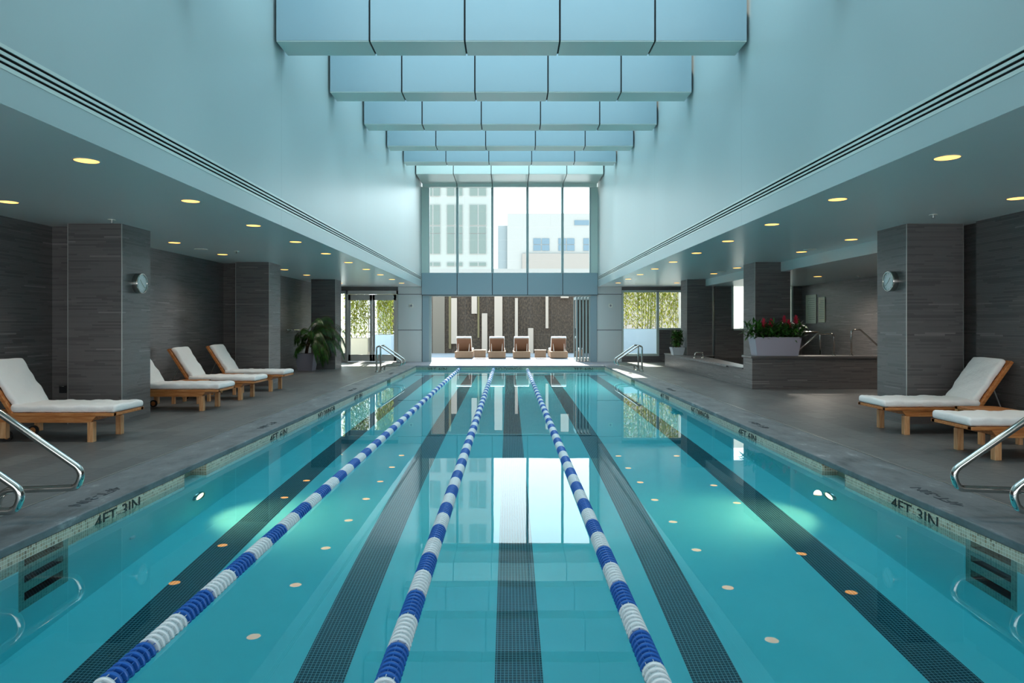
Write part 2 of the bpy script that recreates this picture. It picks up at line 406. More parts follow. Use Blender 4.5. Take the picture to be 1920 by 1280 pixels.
for xc, lab in ((-2.35, 'beside the left pool wall'), (-1.09, 'between the first and second lane ropes from the left'), (.06, 'down the middle of the pool'), (1.20, 'just right of the rightmost lane rope'), (2.50, 'beside the right pool wall')):
    b = MB(); slope_box(b, xc - .141, xc + .141, -1.1, 20.3, -.05, .003, n=24)
    slope_box(b, xc - .45, xc + .45, 20.3, 20.5, -.05, .003, n=1)
    struct(b.build('floor_lane_line', 'black_mosaic'), 'dark mosaic lane line on the pool bottom, ' + lab, 'lane line')
def side_wall(xf, out, lab):
    """xf = wall face, out = -1 left / +1 right"""
    b = MB(); xo = xf + out * .4; xn = xf + out * .15
    tile0 = -.30
    def seg(y0, y1, z0, z1, mi, xa=xf): b.box(xa, xo, y0, y1, z0, z1, mi)
    niches = [(6.17, 6.62), (16.45, 16.95)]
    steps = [(4.13, 4.49), (18.85, 19.25)]
    # tile band with niches
    y = PY0
    for a, c, kind in sorted([(p, q, 'n') for p, q in niches] + [(p, q, 's') for p, q in steps]):
        if kind == 'n':
            seg(y, a, tile0, -.054, 0); seg(a, c, tile0, -.054, 0, xn); y = c
        else:
            seg(y, a - .05, tile0, -.054, 0); seg(a - .05, c + .05, ZW, -.054, 0)
            seg(a - .05, a, tile0, ZW, 2); seg(c, c + .05, tile0, ZW, 2); seg(a, c, tile0, -.265, 2)
            b.box(xf + out * .16, xo, a, c, -.265, ZW, 3); b.box(xf + out * .005, xo, a, c, -.275, -.263, 3); y = c + .05
    seg(y, PY1, tile0, -.054, 0)
    # plaster below, holes for step pockets
    y = PY0 - .3
    pockets = [(-.265, -.12), (-.575, -.445), (-.875, -.735)]
    for a, c in steps:
        seg(y, a - .05, -2.0, tile0, 1)
        seg(a - .05, a, -1.0, tile0, 2); seg(c, c + .05, -1.0, tile0, 2); seg(a - .05, c + .05, -2.0, -1.0, 1)
        for z0, z1 in ((-1.0, -.875), (-.735, -.575), (-.445, tile0)): seg(a, c, z0, z1, 2)
        b.box(xf + out * .16, xo, a, c, -1.0, tile0, 3)
        b.box(xf + out * .005, xo, a, c, -.885, -.873, 3); b.box(xf + out * .005, xo, a, c, -.585, -.573, 3)
        y = c + .05
    seg(y, PY1 + .3, -2.0, tile0, 1)
    o = b.build('wall_pool_' + ('left' if out < 0 else 'right'), ['cream_mosaic', 'plaster', 'green_mosaic', 'black_riser'])
    return struct(o, lab, 'pool wall')
side_wall(PX0, -1, 'left long wall of the pool with cream mosaic waterline band and step pockets')
side_wall(PX1, 1, 'right long wall of the pool with cream mosaic waterline band and step pockets')
for y0, y1, n_, lab in ((PY1, PY1 + .4, 'wall_pool_far', 'far end'), (PY0 - .4, PY0, 'wall_pool_near', 'near end')):
    b = MB(); b.box(PX0, PX1, y0, y1, -.30, -.054, 0); b.box(PX0, PX1, y0, y1, -2, -.30, 1)
    struct(b.build(n_, ['cream_mosaic' if y0 < 0 else 'green_mosaic', 'plaster']), lab + ' wall of the pool below the coping', 'pool wall')
b = MB(); b.box(PX0 - .2, PX1 + .2, PY0 - .05, PY1 + .05, -1.75, ZW)
struct(b.build('water', 'water'), 'still turquoise water of the lap pool', 'water')

# ------------------------------------------------------------------ setting: atrium walls, soffits, beams
def atrium_wall(xf, out, name, lab):
    b = MB(); xo = xf + out * .3
    b.box(xf, xo, -3, YB + .1, ZC, 2.83); b.box(xf, xo, -3, YB + .1, 2.98, 8.3); b.box(xf + out * .12, xo, -3, YB + .1, 2.83, 2.98)
    b.box(xf, xo, YB - .12, YB + .1, 2.83, 2.98)
    struct(b.build(name, 'white'), lab, 'wall')
    r = empty('air_diffuser', (xf, -2.9, 2.83)); tag(r, 'long black three-slot air diffuser set in the %s atrium wall' % ('left' if out < 0 else 'right'), 'air diffuser')
    b = MB(); b.box(out * .016, out * .118, 0, YB + 2.9 - .13, .001, .149); b.build('duct_back', 'dark_joint', r)
    b = MB()
    for z0, z1 in ((0, .028), (.047, .064), (.085, .106), (.126, .15)): b.box(out * -.003, out * .006, 0, YB + 2.9 - .13, z0, z1)
    b.build('slat', 'panel_pale', r)
atrium_wall(WL, -1, 'wall_left_atrium', 'tall white upper wall on the left of the skylit well')
atrium_wall(WR, 1, 'wall_right_atrium', 'tall white upper wall on the right of the skylit well')
b = MB(); b.box(-6.35, WL - .3, -3, YB + .1, ZC, ZC + .25); b.box(WL - .3, WL - .006, -3, YB + .1, ZC - .001, ZC + .1)
struct(b.build('ceiling', 'ceiling'), 'low painted ceiling over the left deck', 'ceiling')
b = MB(); b.box(WR + .006, WR + .3, -3, YB + .1, ZC - .001, ZC + .1); b.box(WR + .3, 5.75, -3, YB + .1, ZC, ZC + .25); b.box(5.75, 6.4, -3, 8.73, ZC, ZC + .25); b.box(5.75, 8.75, 8.73, 9.66, ZC, ZC + .25); b.box(5.75, 6.3, 20, YB + .1, ZC, ZC + .25)
struct(b.build('ceiling', 'ceiling'), 'low painted ceiling over the right deck', 'ceiling')
b = MB(); b.box(5.75, 8.75, 9.66, 20.0, 2.42, 2.87)
struct(b.build('ceiling', 'ceiling'), 'lower dropped ceiling over the spa', 'ceiling')
def beam(y, depth, label, htop=2.3):
    zb = 4.94 + .0935 * (y - 8.78); g = .012; xs = [WL + .03] + JX + [WR - .03]; b = MB(); t = .03
    b.box(WL + .05, WR - .05, y + .02, y + depth - .02, zb + .02, zb + htop, 1)
    for a, c in zip(xs, xs[1:]):
        b.box(a + g, c - g, y, y + t, zb + .012, zb + htop, 0)
        b.box(a + g, c - g, y + depth - t, y + depth, zb + .012, zb + htop, 0)
        b.box(a + g, c - g, y + .006, y + depth - .006, zb, zb + t, 2)  # paler underside paints in the light bounced up from below
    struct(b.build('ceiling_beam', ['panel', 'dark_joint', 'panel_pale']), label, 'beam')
for y, lab in ((.8, 'clad beam above the camera'), (3.46, 'second clad beam overhead behind the view'), (6.12, 'clad beam just above the top of the view'), (8.78, 'nearest blue-grey panelled beam across the skylight well'), (11.43, 'second blue-grey panelled beam from the camera'), (14.12, 'third blue-grey panelled beam from the camera'),
               (16.8, 'fourth blue-grey panelled beam from the camera'), (19.48, 'fifth blue-grey panelled beam, smallest clear one before the window')):
    beam(y, .47, lab)
# last wide beam and header above the window
b = MB(); xs = [WL + .03] + JX + [WR - .03]
b.box(WL + .05, WR - .05, 22.12, 23.9, 6.2, 8.3, 1); b.box(WL + .05, WR - .05, 23.68, 23.9, 6.1, 6.2, 1)
for a, c in zip(xs, xs[1:]):
    b.box(a + .012, c - .012, 22.1, 22.13, 6.18, 8.3); b.box(a + .012, c - .012, 22.106, 23.64, 6.168, 6.195); b.box(a + .012, c - .012, 23.64, 23.67, 6.08, 6.18)
    b.box(a + .012, c - .012, 23.646, 23.8, 6.068, 6.09)
struct(b.build('ceiling_beam', ['panel_pale', 'dark_joint']), 'pale panelled bulkhead directly above the tall window', 'beam')
# low side enclosures
b = MB(); b.box(WL - .3, WR + .3, -3, 3.4, 8.3, 8.5); struct(b.build('ceiling_roof', 'white'), 'solid roof over the near end of the skylit well', 'ceiling')
b = MB(); b.box(-6.35, -6.15, -3, YB + .1, -.02, ZC); struct(b.build('wall_left', 'stone'), 'dark stone-strip side wall behind the left loungers', 'wall')
b = MB(); b.box(5.98, 6.18, -3, 8.73, -.02, ZC); b.box(6.08, 6.28, 8.73, 9.64, -.02, ZC); struct(b.build('wall_right', 'stone'), 'dark stone-strip side wall at the far right behind the loungers', 'wall')
b = MB(); b.box(6.1, 6.3, 20.0, YB + .1, -.02, ZC); struct(b.build('wall_right_end', 'stone'), 'short stone-strip side wall beyond the spa', 'wall')
b = MB(); b.box(8.55, 8.75, 8.7, 9.66, -.02, ZC); b.box(8.55, 8.75, 9.66, 20.0, -.02, 2.42); struct(b.build('wall_right_spa', 'stone'), 'stone-strip wall behind the spa with notice boards', 'wall')
b = MB(); b.box(6.18, 8.75, 8.6, 8.7, -.02, 2.6); struct(b.build('wall_right_return', 'stone'), 'return wall at the near side of the spa', 'wall')
b = MB(); b.box(-6.4, 6.5, -3.2, -3, 2.6, 8.3); b.box(-6.4, 6.5, -3.2, -3, -.3, .1)
for x in (-6.3, -4.4, -2.9, -.9, 1.1, 3.1, 4.6, 6.3): b.box(x - .06, x + .06, -3.15, -3.0, .1, 2.6)
struct(b.build('wall_back', 'white'), 'white wall behind the camera with openings added for daylight', 'wall')  # unseen; open bays added so daylight enters from behind the camera
for i, (y0, y1) in enumerate(((9.20, 9.4), (14.72, 14.9))):
    b = MB(); b.box(-6.15, -5.77, y0, y1, 0, ZC); struct(b.build('wall_left_infill', 'stone'), ('narrow stone infill between the side wall and the first left pillar', 'narrow stone infill between the side wall and the second left pillar')[i], 'wall')
ordn = ['nearest', 'middle', 'farthest']
for i, y in enumerate((8.93, 14.42, 19.93)):
    for x0, x1, s_ in ((-5.765, -5.06, 'left'), (5.207, 5.95, 'right')):
        b = MB(); b.box(x0, x1, y, y + .71, 0, ZC)
        for xe in (x0, x1): b.box(xe - .004, xe + .004, y - .004, y + .004, 0, ZC, 1)
        struct(b.build('wall_pillar', ['stone', 'alu_line']), '%s square stone-clad pillar on the %s deck' % (ordn[i], s_), 'pillar')

# ------------------------------------------------------------------ far wall
b = MB(); b.box(WL, WR, YB - .1, YB + .1, 2.33, 3.09, 1)
xs = [WL] + JX + [WR]
for a, c in zip(xs, xs[1:]): b.box(a + .012, c - .012, YB - .13, YB - .1, 2.34, 3.10)
struct(b.build('trim_1', ['panel', 'dark_joint']), 'blue-grey panelled band between tall window and terrace opening', 'wall panel')
def clad(x0, x1, lab):
    b = MB(); b.box(x0, x1, YB, YB + .15, 0, ZC, 1)
    for z0, z1 in ((0, 1.10), (1.118, 2.352), (2.37, 2.615)): b.box(x0 + .01, x1 - .01, YB - .03, YB, z0, z1)
    struct(b.build('wall_panel', ['grey_clad', 'dark_joint']), lab, 'wall panel')
clad(-3.87, -3.02, 'grey metal clad panels between the glass door and the terrace opening')
clad(3.08, 3.96, 'grey metal clad panels between the terrace opening and the right window')
# tall upper window
b = MB()
b.box(WL, -2.79, YB - .05, YB + .1, 3.10, 6.1, 0); b.box(WR - .23, WR, YB - .05, YB + .1, 3.10, 6.1, 0)
for x in (-2.79, 2.85): b.box(x - .02, x + .02, YB - .04, YB + .12, 3.1, 6.1, 1)
for x in JX: b.box(x - .042, x + .042, YB, YB + .12, 3.1, 6.1, 1)
wn = struct(b.build('window_1', ['frame_pale', 'frame']), 'tall five-bay window at the end of the skylit well', 'window')
for a, c in zip([-2.77] + [x + .028 for x in JX], [x - .028 for x in JX] + [2.83]):
    b = MB(); b.box(a, c, YB + .05, YB + .06, 3.1, 6.1); b.build('pane', 'glass', wn)
# terrace opening: jambs and folded doors
b = MB()
for x0, x1 in ((-3.01, -2.78), (2.86, 3.08)): b.box(x0, x1, YB - .06, YB + .1, 0, 2.33, 0)
b.box(-3.01, 3.08, YB - .02, YB + .1, 2.29, 2.33, 1); b.box(-2.78, -2.70, YB - .02, YB + .1, 0, 2.3, 1)
struct(b.build('door_2', ['panel', 'frame']), 'wide frame of the terrace opening below the panelled band', 'door')
fd = struct(empty('door_4', (2.3, YB + .05, 0)), 'stack of grey glazed folding doors pushed to the right of the terrace opening', 'folding door')
for i in range(5):
    x = .09 + i * .112
    b = MB(); b.box(x - .026, x + .026, 0, .07, .02, 2.28); b.box(x - .026, x + .026, .80, .87, .02, 2.28); b.box(x - .026, x + .026, .07, .8, .02, .12); b.box(x - .026, x + .026, .07, .8, 2.18, 2.28)
    lf = b.build('door_leaf', 'frame', fd)
    b = MB(); b.box(x - .004, x + .004, .07, .8, .12, 2.18); b.build('pane', 'glass_green', lf)
# glass double door on the left
b = MB(); b.box(-6.15, -3.87, YB, YB + .12, 2.48, ZC); struct(b.build('trim_2', 'stone'), 'dark header above the glass double door', 'trim')
dr = empty('door_1', (-4.77, YB, 0)); struct(dr, 'grey framed glass double door leading out to bamboo planters', 'door')
b = MB(); b.box(-.90, -.85, -.05, .1, 0, 2.48); b.box(.85, .90, -.05, .1, 0, 2.48); b.box(-.9, .9, -.05, .1, 2.36, 2.48); b.build('door_frame', 'door_frame', dr)
for s_ in (-1, 1):
    a, c = (-.84, -.005) if s_ < 0 else (.005, .84)
    b = MB(); b.box(a, a + .08, 0, .045, .02, 2.35); b.box(c - .08, c, 0, .045, .02, 2.35); b.box(a, c, 0, .045, .02, .25); b.box(a, c, 0, .045, 2.15, 2.35)
    lf = b.build('door_leaf', 'door_frame', dr)
    b = MB(); b.box(a + .08, c - .08, .02, .028, .25, 2.15); b.build('pane', 'glass', lf)
    xh = s_ * .10
    b = MB(); b.tube([(xh, -.06, .35), (xh, -.06, 2.12)], .014, 8)
    for z in (.45, 2.0): b.tube([(xh, -.06, z), (xh, .0, z)], .01, 6)
    b.build('handle', 'brushed', lf)
sl = struct(empty('window_2', (-5.92, YB, 0)), 'narrow glazed sidelight left of the glass double door', 'window')
b = MB(); b.box(-.23, -.18, 0, .1, 0, 2.48); b.box(.20, .25, 0, .1, 0, 2.48); b.box(-.2, .2, 0, .1, 2.38, 2.48); b.box(-.2, .2, 0, .1, 0, .3); b.build('window_frame', 'door_frame', sl)
b = MB(); b.box(-.18, .2, .05, .06, .3, 2.38); b.build('pane', 'glass', sl)
# right window
wr = struct(empty('window_3', (3.96, YB, 0)), 'wide corner window beside the spa showing bamboo outside', 'window')
b = MB(); b.box(0, .06, -.02, .1, .26, 2.47); b.box(1.22, 1.30, -.02, .1, .26, 2.47); b.box(0, 2.14, -.02, .1, 2.43, 2.5); b.box(0, 1.3, -.02, .1, .2, .28); b.box(1.3, 2.14, -.02, .1, 1.12, 1.18); b.build('window_frame', 'frame_pale', wr)
b = MB(); b.box(.06, 1.22, .05, .06, .28, 2.43); b.build('pane', 'glass', wr)
b = MB(); b.box(1.30, 2.14, .05, .06, 1.18, 2.43); b.build('pane', 'glass', wr)
b = MB(); b.box(3.96, 6.1, YB, YB + .15, 0, .2); b.box(5.26, 6.1, YB, YB + .15, .2, 1.12); b.box(3.96, 6.1, YB, YB + .15, 2.5, ZC)
struct(b.build('wall_far_right', 'stone'), 'stone-strip wall below and around the right corner window', 'wall')
# spa rear wall with window
b = MB(); Y = 19.9
b.box(6.02, 6.5, Y, Y + .1, 0, 2.42); b.box(8.28, 8.75, Y, Y + .1, 0, 2.42); b.box(6.5, 8.28, Y, Y + .1, 0, 1.13)
struct(b.build('wall_spa_rear', 'stone'), 'dark stone-strip wall at the far side of the spa', 'wall')
ws = struct(empty('window_4', (6.5, Y, 1.13)), 'window at the far side of the spa behind the middle right pillar', 'window')
b = MB(); b.box(0, .05, -.03, .1, 0, 1.29); b.box(1.73, 1.78, -.03, .1, 0, 1.29); b.box(0, 1.78, -.03, .1, 0, .05); b.build('window_frame', 'frame_pale', ws)
b = MB(); b.box(.05, 1.73, .05, .06, .05, 1.29); b.build('pane', 'glass', ws)

# ------------------------------------------------------------------ spa tub
b = MB()
b.box(4.9, 8.55, 13.73, 14.25, 0, .62)
b.box(4.9, 5.15, 14.25, 21.4, 0, .37); b.box(5.15, 6.1, 20.0, 21.4, 0, .37); b.box(5.15, 8.55, 14.25, 14.47, 0, .37)
struct(b.build('wall_spa_tub', 'stone'), 'raised stone-clad surround of the spa tub', 'spa surround')
b = MB(); b.box(4.87, 8.55, 13.70, 14.28, .62, .665); struct(b.build('trim_3', 'cap', bevel=.006), 'dark stone cap along the raised front wall of the spa', 'trim')
b = MB()
b.prism([(4.88, 14.28), (5.2, 14.28), (5.6, 19.9), (6.0, 19.9), (6.0, 21.43), (4.88, 21.43)], 'z', .37, .40)
b.box(4.84, 4.90, 15.2, 19.3, .355, .385); struct(b.build('trim_4', 'rim', bevel=.004), 'pale stone rim along the pool side of the spa tub', 'trim')
b = MB(); b.box(5.2, 8.55, 14.47, 19.9, -.1, 0.0); struct(b.build('floor_spa', 'green_mosaic'), 'mosaic bottom of the spa tub', 'floor')
b = MB(); b.box(5.16, 8.53, 14.48, 19.88, .0, .35); struct(b.build('water', 'water'), 'still water of the raised spa tub', 'water')
b = MB(); b.box(5.15, 5.2, 14.47, 20.0, 0, .37); struct(b.build('wall_spa_liner', 'cream_mosaic'), 'mosaic inner face of the spa tub', 'wall')
def rail_mesh(pts, r, rad, n=10): return MB().tube(fillet(pts, rad), r, n)
def spa_rail(y, pts, name, lab, feet):
    r = empty(name, (pts[0][0], y, .665)); x0 = pts[0][0]
    rail_mesh([(x - x0, 0, z) for x, z in pts], .018, .07).build('rail', 'steel', r, smooth=True)
    for x, z in feet: MB().lathe((x - x0, 0, z), 'z', [(0, .038), (.012, .036), (.016, .02)], 14).build('escutcheon', 'steel', r, smooth=False)
    tag(r, lab, 'handrail', 'handrails around the raised spa')
spa_rail(14.1, [(6.72, 0), (6.72, .445), (6.38, .445), (5.9, .02)], 'handrail', 'steel handrail on the spa wall sloping down behind the planter box, nearer of the pair', [(6.72, 0)])
spa_rail(14.9, [(6.80, -.265), (6.80, .47), (6.46, .47), (5.95, .06)], 'handrail', 'steel handrail looping behind the nearer one beside the planter box', [(6.80, -.265)])
spa_rail(14.1, [(7.08, 0), (7.08, .53), (7.26, .53), (7.85, .0)], 'handrail', 'steel handrail sloping down toward the nearest right pillar', [(7.08, 0)])
r = empty('grab_bar', (5.05, 18.5, .40)); tag(r, 'small steel grab loop standing on the spa rim', 'grab bar')
rail_mesh([(0, 0, 0), (0, 0, .14), (.22, .0, .14), (.22, 0, 0)], .017, .05).build('rail', 'steel', r, smooth=True)
for x in (0, .22): MB().lathe((x, 0, 0), 'z', [(0, .04), (.01, .038)], 12).build('escutcheon', 'steel', r)

# ------------------------------------------------------------------ writing
def text_mesh(s, length, height, mat_, name='lettering', parent=None, no_sign=False):
    cu = bpy.data.curves.new('t', 'FONT'); cu.body = s; cu.extrude = .01; cu.offset = .0
    o = bpy.data.objects.new('t', cu); col.objects.link(o)
    bpy.context.view_layer.update()
    me = bpy.data.meshes.new_from_object(o.evaluated_get(bpy.context.evaluated_depsgraph_get()))
    bpy.data.objects.remove(o)
    xs_ = [v.co.x for v in me.vertices]; ys_ = [v.co.y for v in me.vertices]; x0, x1, y0, y1 = min(xs_), max(xs_), min(ys_), max(ys_)
    for v in me.vertices: v.co = Vector(((v.co.x - x0) / (x1 - x0) * length - length / 2, (v.co.y - y0) / (y1 - y0) * height, (v.co.z + .01) * .15))
    me.materials.clear(); me.materials.append(M[mat_])
    o = bpy.data.objects.new(name, me); col.objects.link(o); o.parent = parent; return o
def orient(o, loc, right, up):
    right, up = Vector(right), Vector(up); n = right.cross(up)
    o.matrix_world = Matrix((( right.x, up.x, n.x, loc[0]), (right.y, up.y, n.y, loc[1]), (right.z, up.z, n.z, loc[2]), (0, 0, 0, 1)))
def no_sign(parent, r, mat_):
    b = MB(); pts = [(r * math.cos(a), r * math.sin(a) + r, .002) for a in [2 * math.pi * i / 24 for i in range(25)]]
    b.tube(pts, r * .09, 5); b.tube([(-r * .68, r + r * .68, .002), (r * .68, r - r * .68, .002)], r * .09, 5)
    b.box(-r * .3, r * .3, r * .9, r * 1.1, 0, .003); return b
def marker(s, loc, right, up, length, height, mat_, label, sign=False, cat='depth marking'):
    r = empty('pool_marking', (0, 0, 0)); tag(r, label, cat)
    t = text_mesh(s, length, height, mat_, 'lettering', r)
    if sign:
        o = no_sign(r, height * .5, mat_).build('no_diving_symbol', mat_, r); o.location = (length / 2 + height * .95, 0, 0)
    orient(r, loc, right, up); return r
e = .0015
LR, RR = ((0, 1, 0), (0, 0, 1)), ((0, -1, 0), (0, 0, 1))
H_, ZT = .092, -.155
for s, ya, yb, sg, lab in (('4FT-3IN', 4.83, 5.42, 0, 'nearest depth marking'), ('4FT-6IN', 8.38, 9.02, 0, 'second depth marking'), ('NO DIVING', 10.5, 11.35, 1, 'no-diving marking'), ('4FT-3IN', 12.95, 13.65, 0, 'third depth marking')):
    marker(s, (PX0 + e, (ya + yb) / 2, ZT), *LR, yb - ya, H_, 'black', 'black %s half under water in the left waterline tiles' % lab, sg)
    marker(s, (PX1 - e, (ya + yb) / 2, ZT), *RR, yb - ya, H_, 'black', 'black %s half under water in the right waterline tiles' % lab, sg)
marker('3FT-6IN', (-2.26, PY1 - e, ZT), (1, 0, 0), (0, 0, 1), .61, H_, 'black', 'black depth marking at the left of the far pool end')
marker('3FT-6IN', (2.37, PY1 - e, ZT), (1, 0, 0), (0, 0, 1), .60, H_, 'black', 'black depth marking at the right of the far pool end')
marker('NO DIVING', (-.06, PY1 - e, ZT), (1, 0, 0), (0, 0, 1), .70, H_, 'black', 'black no-diving marking in the middle of the far pool end', True)
for s, y, lab, ln in (('4FT-3IN', 5.16, 'nearest', .56), ('4FT-6IN', 8.82, 'third', .56), ('4FT-3IN', 13.6, 'fourth', .56), ('3FT-6IN', 18.1, 'fifth', .5)):
    marker(s, (PX0 - .22, y, .0022), (0, -1, 0), (1, 0, 0), ln, .085, 'grey_text', 'dark engraved depth marking on the left slate coping, %s from the camera' % lab)
    marker(s, (PX1 + .24, y, .0022), (0, 1, 0), (-1, 0, 0), ln, .085, 'grey_text', 'dark engraved depth marking on the right slate coping, %s from the camera' % lab)

# ------------------------------------------------------------------ pool fittings
def pool_light(x, out, lab):
    r = empty('pool_light', (x, 6.44, -.93)); tag(r, lab, 'pool light')
    MB().lathe((0, 0, 0), 'x', [(0, .115), (-out * .02, .112), (-out * .028, .095), (-out * .02, .09)], 28, cap=False).build('bezel', 'steel', r, smooth=True)
    MB().lathe((0, 0, 0), 'x', [(-out * .002, .09), (-out * .012, .09), (-out * .022, .05)], 28).build('lens', 'pool_lamp', r)
    ld = bpy.data.lights.new('pool_spot', 'SPOT'); lo = bpy.data.objects.new('pool_spot', ld); col.objects.link(lo); lo.parent = r
    ld.energy = 48; ld.spot_size = R(95); ld.spot_blend = 1.0; ld.color = (1, .58, .30); ld.shadow_soft_size = .05
    lo.location = (-out * .05, 0, 0); lo.rotation_euler = Vector((-out, 0, -.75)).to_track_quat('-Z', 'Y').to_euler()
pool_light(PX0, -1, 'glowing round underwater light in the left pool wall')
pool_light(PX1, 1, 'glowing round underwater light in the right pool wall')
for x, out, lab in ((PX0, -1, 'left'), (PX1, 1, 'right')):
    o = MB().lathe((0, 0, 0), 'x', [(0, .035), (-out * .012, .033), (-out * .02, .018)], 16).build('water_inlet', 'white_float'); o.location = (x, 5.31, -.94); tag(o, 'small white underwater inlet fitting in the %s pool wall' % lab, 'pool inlet')

# lane ropes: floats in blocks of seven discs
def float_block(mi):
    b = MB(); n = 7; L_ = .29; p = L_ / n
    for i in range(n):
        y = i * p + p * .5
        b.lathe((0, y, 0), 'y', [(-.014, .020), (-.0145, .047), (-.011, .051), (-.003, .051), (.001, .047), (.004, .034), (.014, .030), (.014, .018)], 22, 0)
        for k in range(8):
            a = 2 * math.pi * k / 8
            b.tube([(.044 * math.cos(a), y + .0, .044 * math.sin(a)), (.044 * math.cos(a), y + .028, .044 * math.sin(a))], .0022, 4)
    b.lathe((0, 0, 0), 'y', [(0.0, .016), (L_, .016)], 12)
    return b
fb = [None, None]
for x, ph, lab in ((-1.57, 0, 'leftmost blue and white lane rope'), (-.48, 0, 'middle blue and white lane rope'), (.592, 1, 'rightmost blue and white lane rope')):
    r = empty('lane_rope', (x, 0, -.118)); tag(r, lab + ' floating the length of the pool', 'lane rope', 'lane ropes on the pool')
    b = MB(); b.tube([(0, PY0 + .01, 0), (0, PY1 - .01, 0)], .006, 6); b.build('cable', 'cable', r)
    k = 0; y = 2.677 - .29 * 13 + (.12 if ph else 0)
    c_ = 1
    while y < PY1 - .35:
        kind = (k + 1) % 2 if not ph else (k + 1) % 2     # 0 = blue, 1 = white
        if y > PY0 + .1:
            if fb[kind] is None:
                o = float_block(kind).build('blue_float' if kind == 0 else 'white_float', 'blue_float' if kind == 0 else 'white_float', r, smooth=False); fb[kind] = o
            else:
                o = fb[kind].copy(); col.objects.link(o); o.parent = r
            o['label'] = 'blue float discs' if kind == 0 else 'white float discs'
            o.location = (0, y, 0)
        y += .29; k += 1

# ladder handrails
def ladder_rail(xe, out, y, lab, grp):
    """xe = pool edge; out = -1 left deck, +1 right deck. figure-4 shaped steel rail"""
    r = empty('pool_handrail', (xe + out * .68, y, 0)); tag(r, lab, 'handrail', grp)
    u = lambda t: -out * t
    pts = [(u(.0), 0, 0), (u(.0), 0, .69), (u(.10), 0, .715), (u(.70), 0, .30), (u(.66), 0, .185), (u(.13), 0, .165), (u(.10), 0, 0)]
    MB().tube(fillet(pts, [.12, .08, .10, .06, .10]), .0235, 12).build('rail', 'steel', r, smooth=True)
    for t in (0, .10): MB().lathe((u(t), 0, .002), 'z', [(0, .05), (.008, .048), (.02, .03)], 16).build('escutcheon', 'steel', r)
for y, xe, out, lab in ((4.67, PX0, -1, 'second bent steel handrail at the near left corner, slightly farther of the pair'), (4.09, PX0, -1, 'bent steel handrail at the left picture edge, nearer of the pair'),
                   (4.65, PX1, 1, 'bent steel handrail at the near right corner, slightly farther of the pair'), (4.10, PX1, 1, 'bent steel handrail at the right picture edge, nearer of the pair'),
                   (18.68, PX0, -1, 'bent steel handrail at the far left corner, nearer of the pair'), (19.25, PX0, -1, 'bent steel handrail at the far left corner, farther of the pair'),
                   (19.03, PX1, 1, 'bent steel handrail at the far right corner, nearer of the pair'), (19.58, PX1, 1, 'bent steel handrail at the far right corner, farther of the pair')):
    ladder_rail(xe, out, y, lab, 'steel handrails at the pool steps')

# ------------------------------------------------------------------ ceiling lights
def make_light():
    r = empty('ceiling_light', (0, 0, 0))
    MB().lathe((0, 0, 0), 'z', [(.0, .103), (-.004, .100), (-.004, .092), (.0, .090)], 28, cap=False).build('trim_ring', 'door_frame', r, smooth=True)
    MB().lathe((0, 0, 0), 'z', [(-.0015, .09), (-.003, .086)], 28).build('lamp', 'lamp', r)
    return r
lp = None; cnt = 0
def add_light(x, y, z, label, group, power=22.0, size=120):
    global lp
    r = make_light() if lp is None else copy_tree(lp)
    if lp is None: lp = r
    r.location = (x, y, z); tag(r, label, 'ceiling light', group)
    ld = bpy.data.lights.new('lamp_beam', 'SPOT'); lo = bpy.data.objects.new('lamp_beam', ld); col.objects.link(lo)
    ld.energy = power; ld.color = (1, .88, .76); ld.spot_size = R(size); ld.spot_blend = .8; ld.shadow_soft_size = .085
    lo.location = (x, y, z - .02)
words = ['first', 'second', 'third', 'fourth', 'fifth', 'sixth', 'seventh', 'eighth', 'ninth', 'tenth']
for i in range(10):
    y = 5.5 + 1.8 * i
    add_light(-3.40, y, ZC, 'amber ceiling downlight beside the left bulkhead, %s from the camera' % words[i], 'downlights along the left bulkhead')
    add_light(3.47, y - .1, ZC, 'amber ceiling downlight beside the right bulkhead, %s from the camera' % words[i], 'downlights along the right bulkhead')
for i, y in enumerate((7.35, 11.0, 12.85, 16.4, 18.2, 21.8)):
    add_light(-5.385, y, ZC, 'amber ceiling downlight in the outer left row above the loungers, %s from the camera' % words[i], 'downlights near the left side wall')
for i, y in enumerate((7.14, 10.6, 12.4, 15.9, 17.7, 21.6)):
    add_light(5.32, y, ZC, 'amber ceiling downlight in the outer right row, %s from the camera' % words[i], 'downlights near the right pillars')
add_light(7.2, 15.9, 2.42, 'single downlight in the lower ceiling above the spa', None, 150.0, 160)
for y_, w_ in ((10.6, 'nearest the camera'), (11.9, 'middle of three'), (13.1, 'farthest of three')): add_light(7.75, y_, 2.42, 'added spa ceiling downlight hidden behind the nearest right pillar, ' + w_, 'added downlights brightening the spa wall', 40.0, 120)  # unseen lamps, added to brighten the spa wall
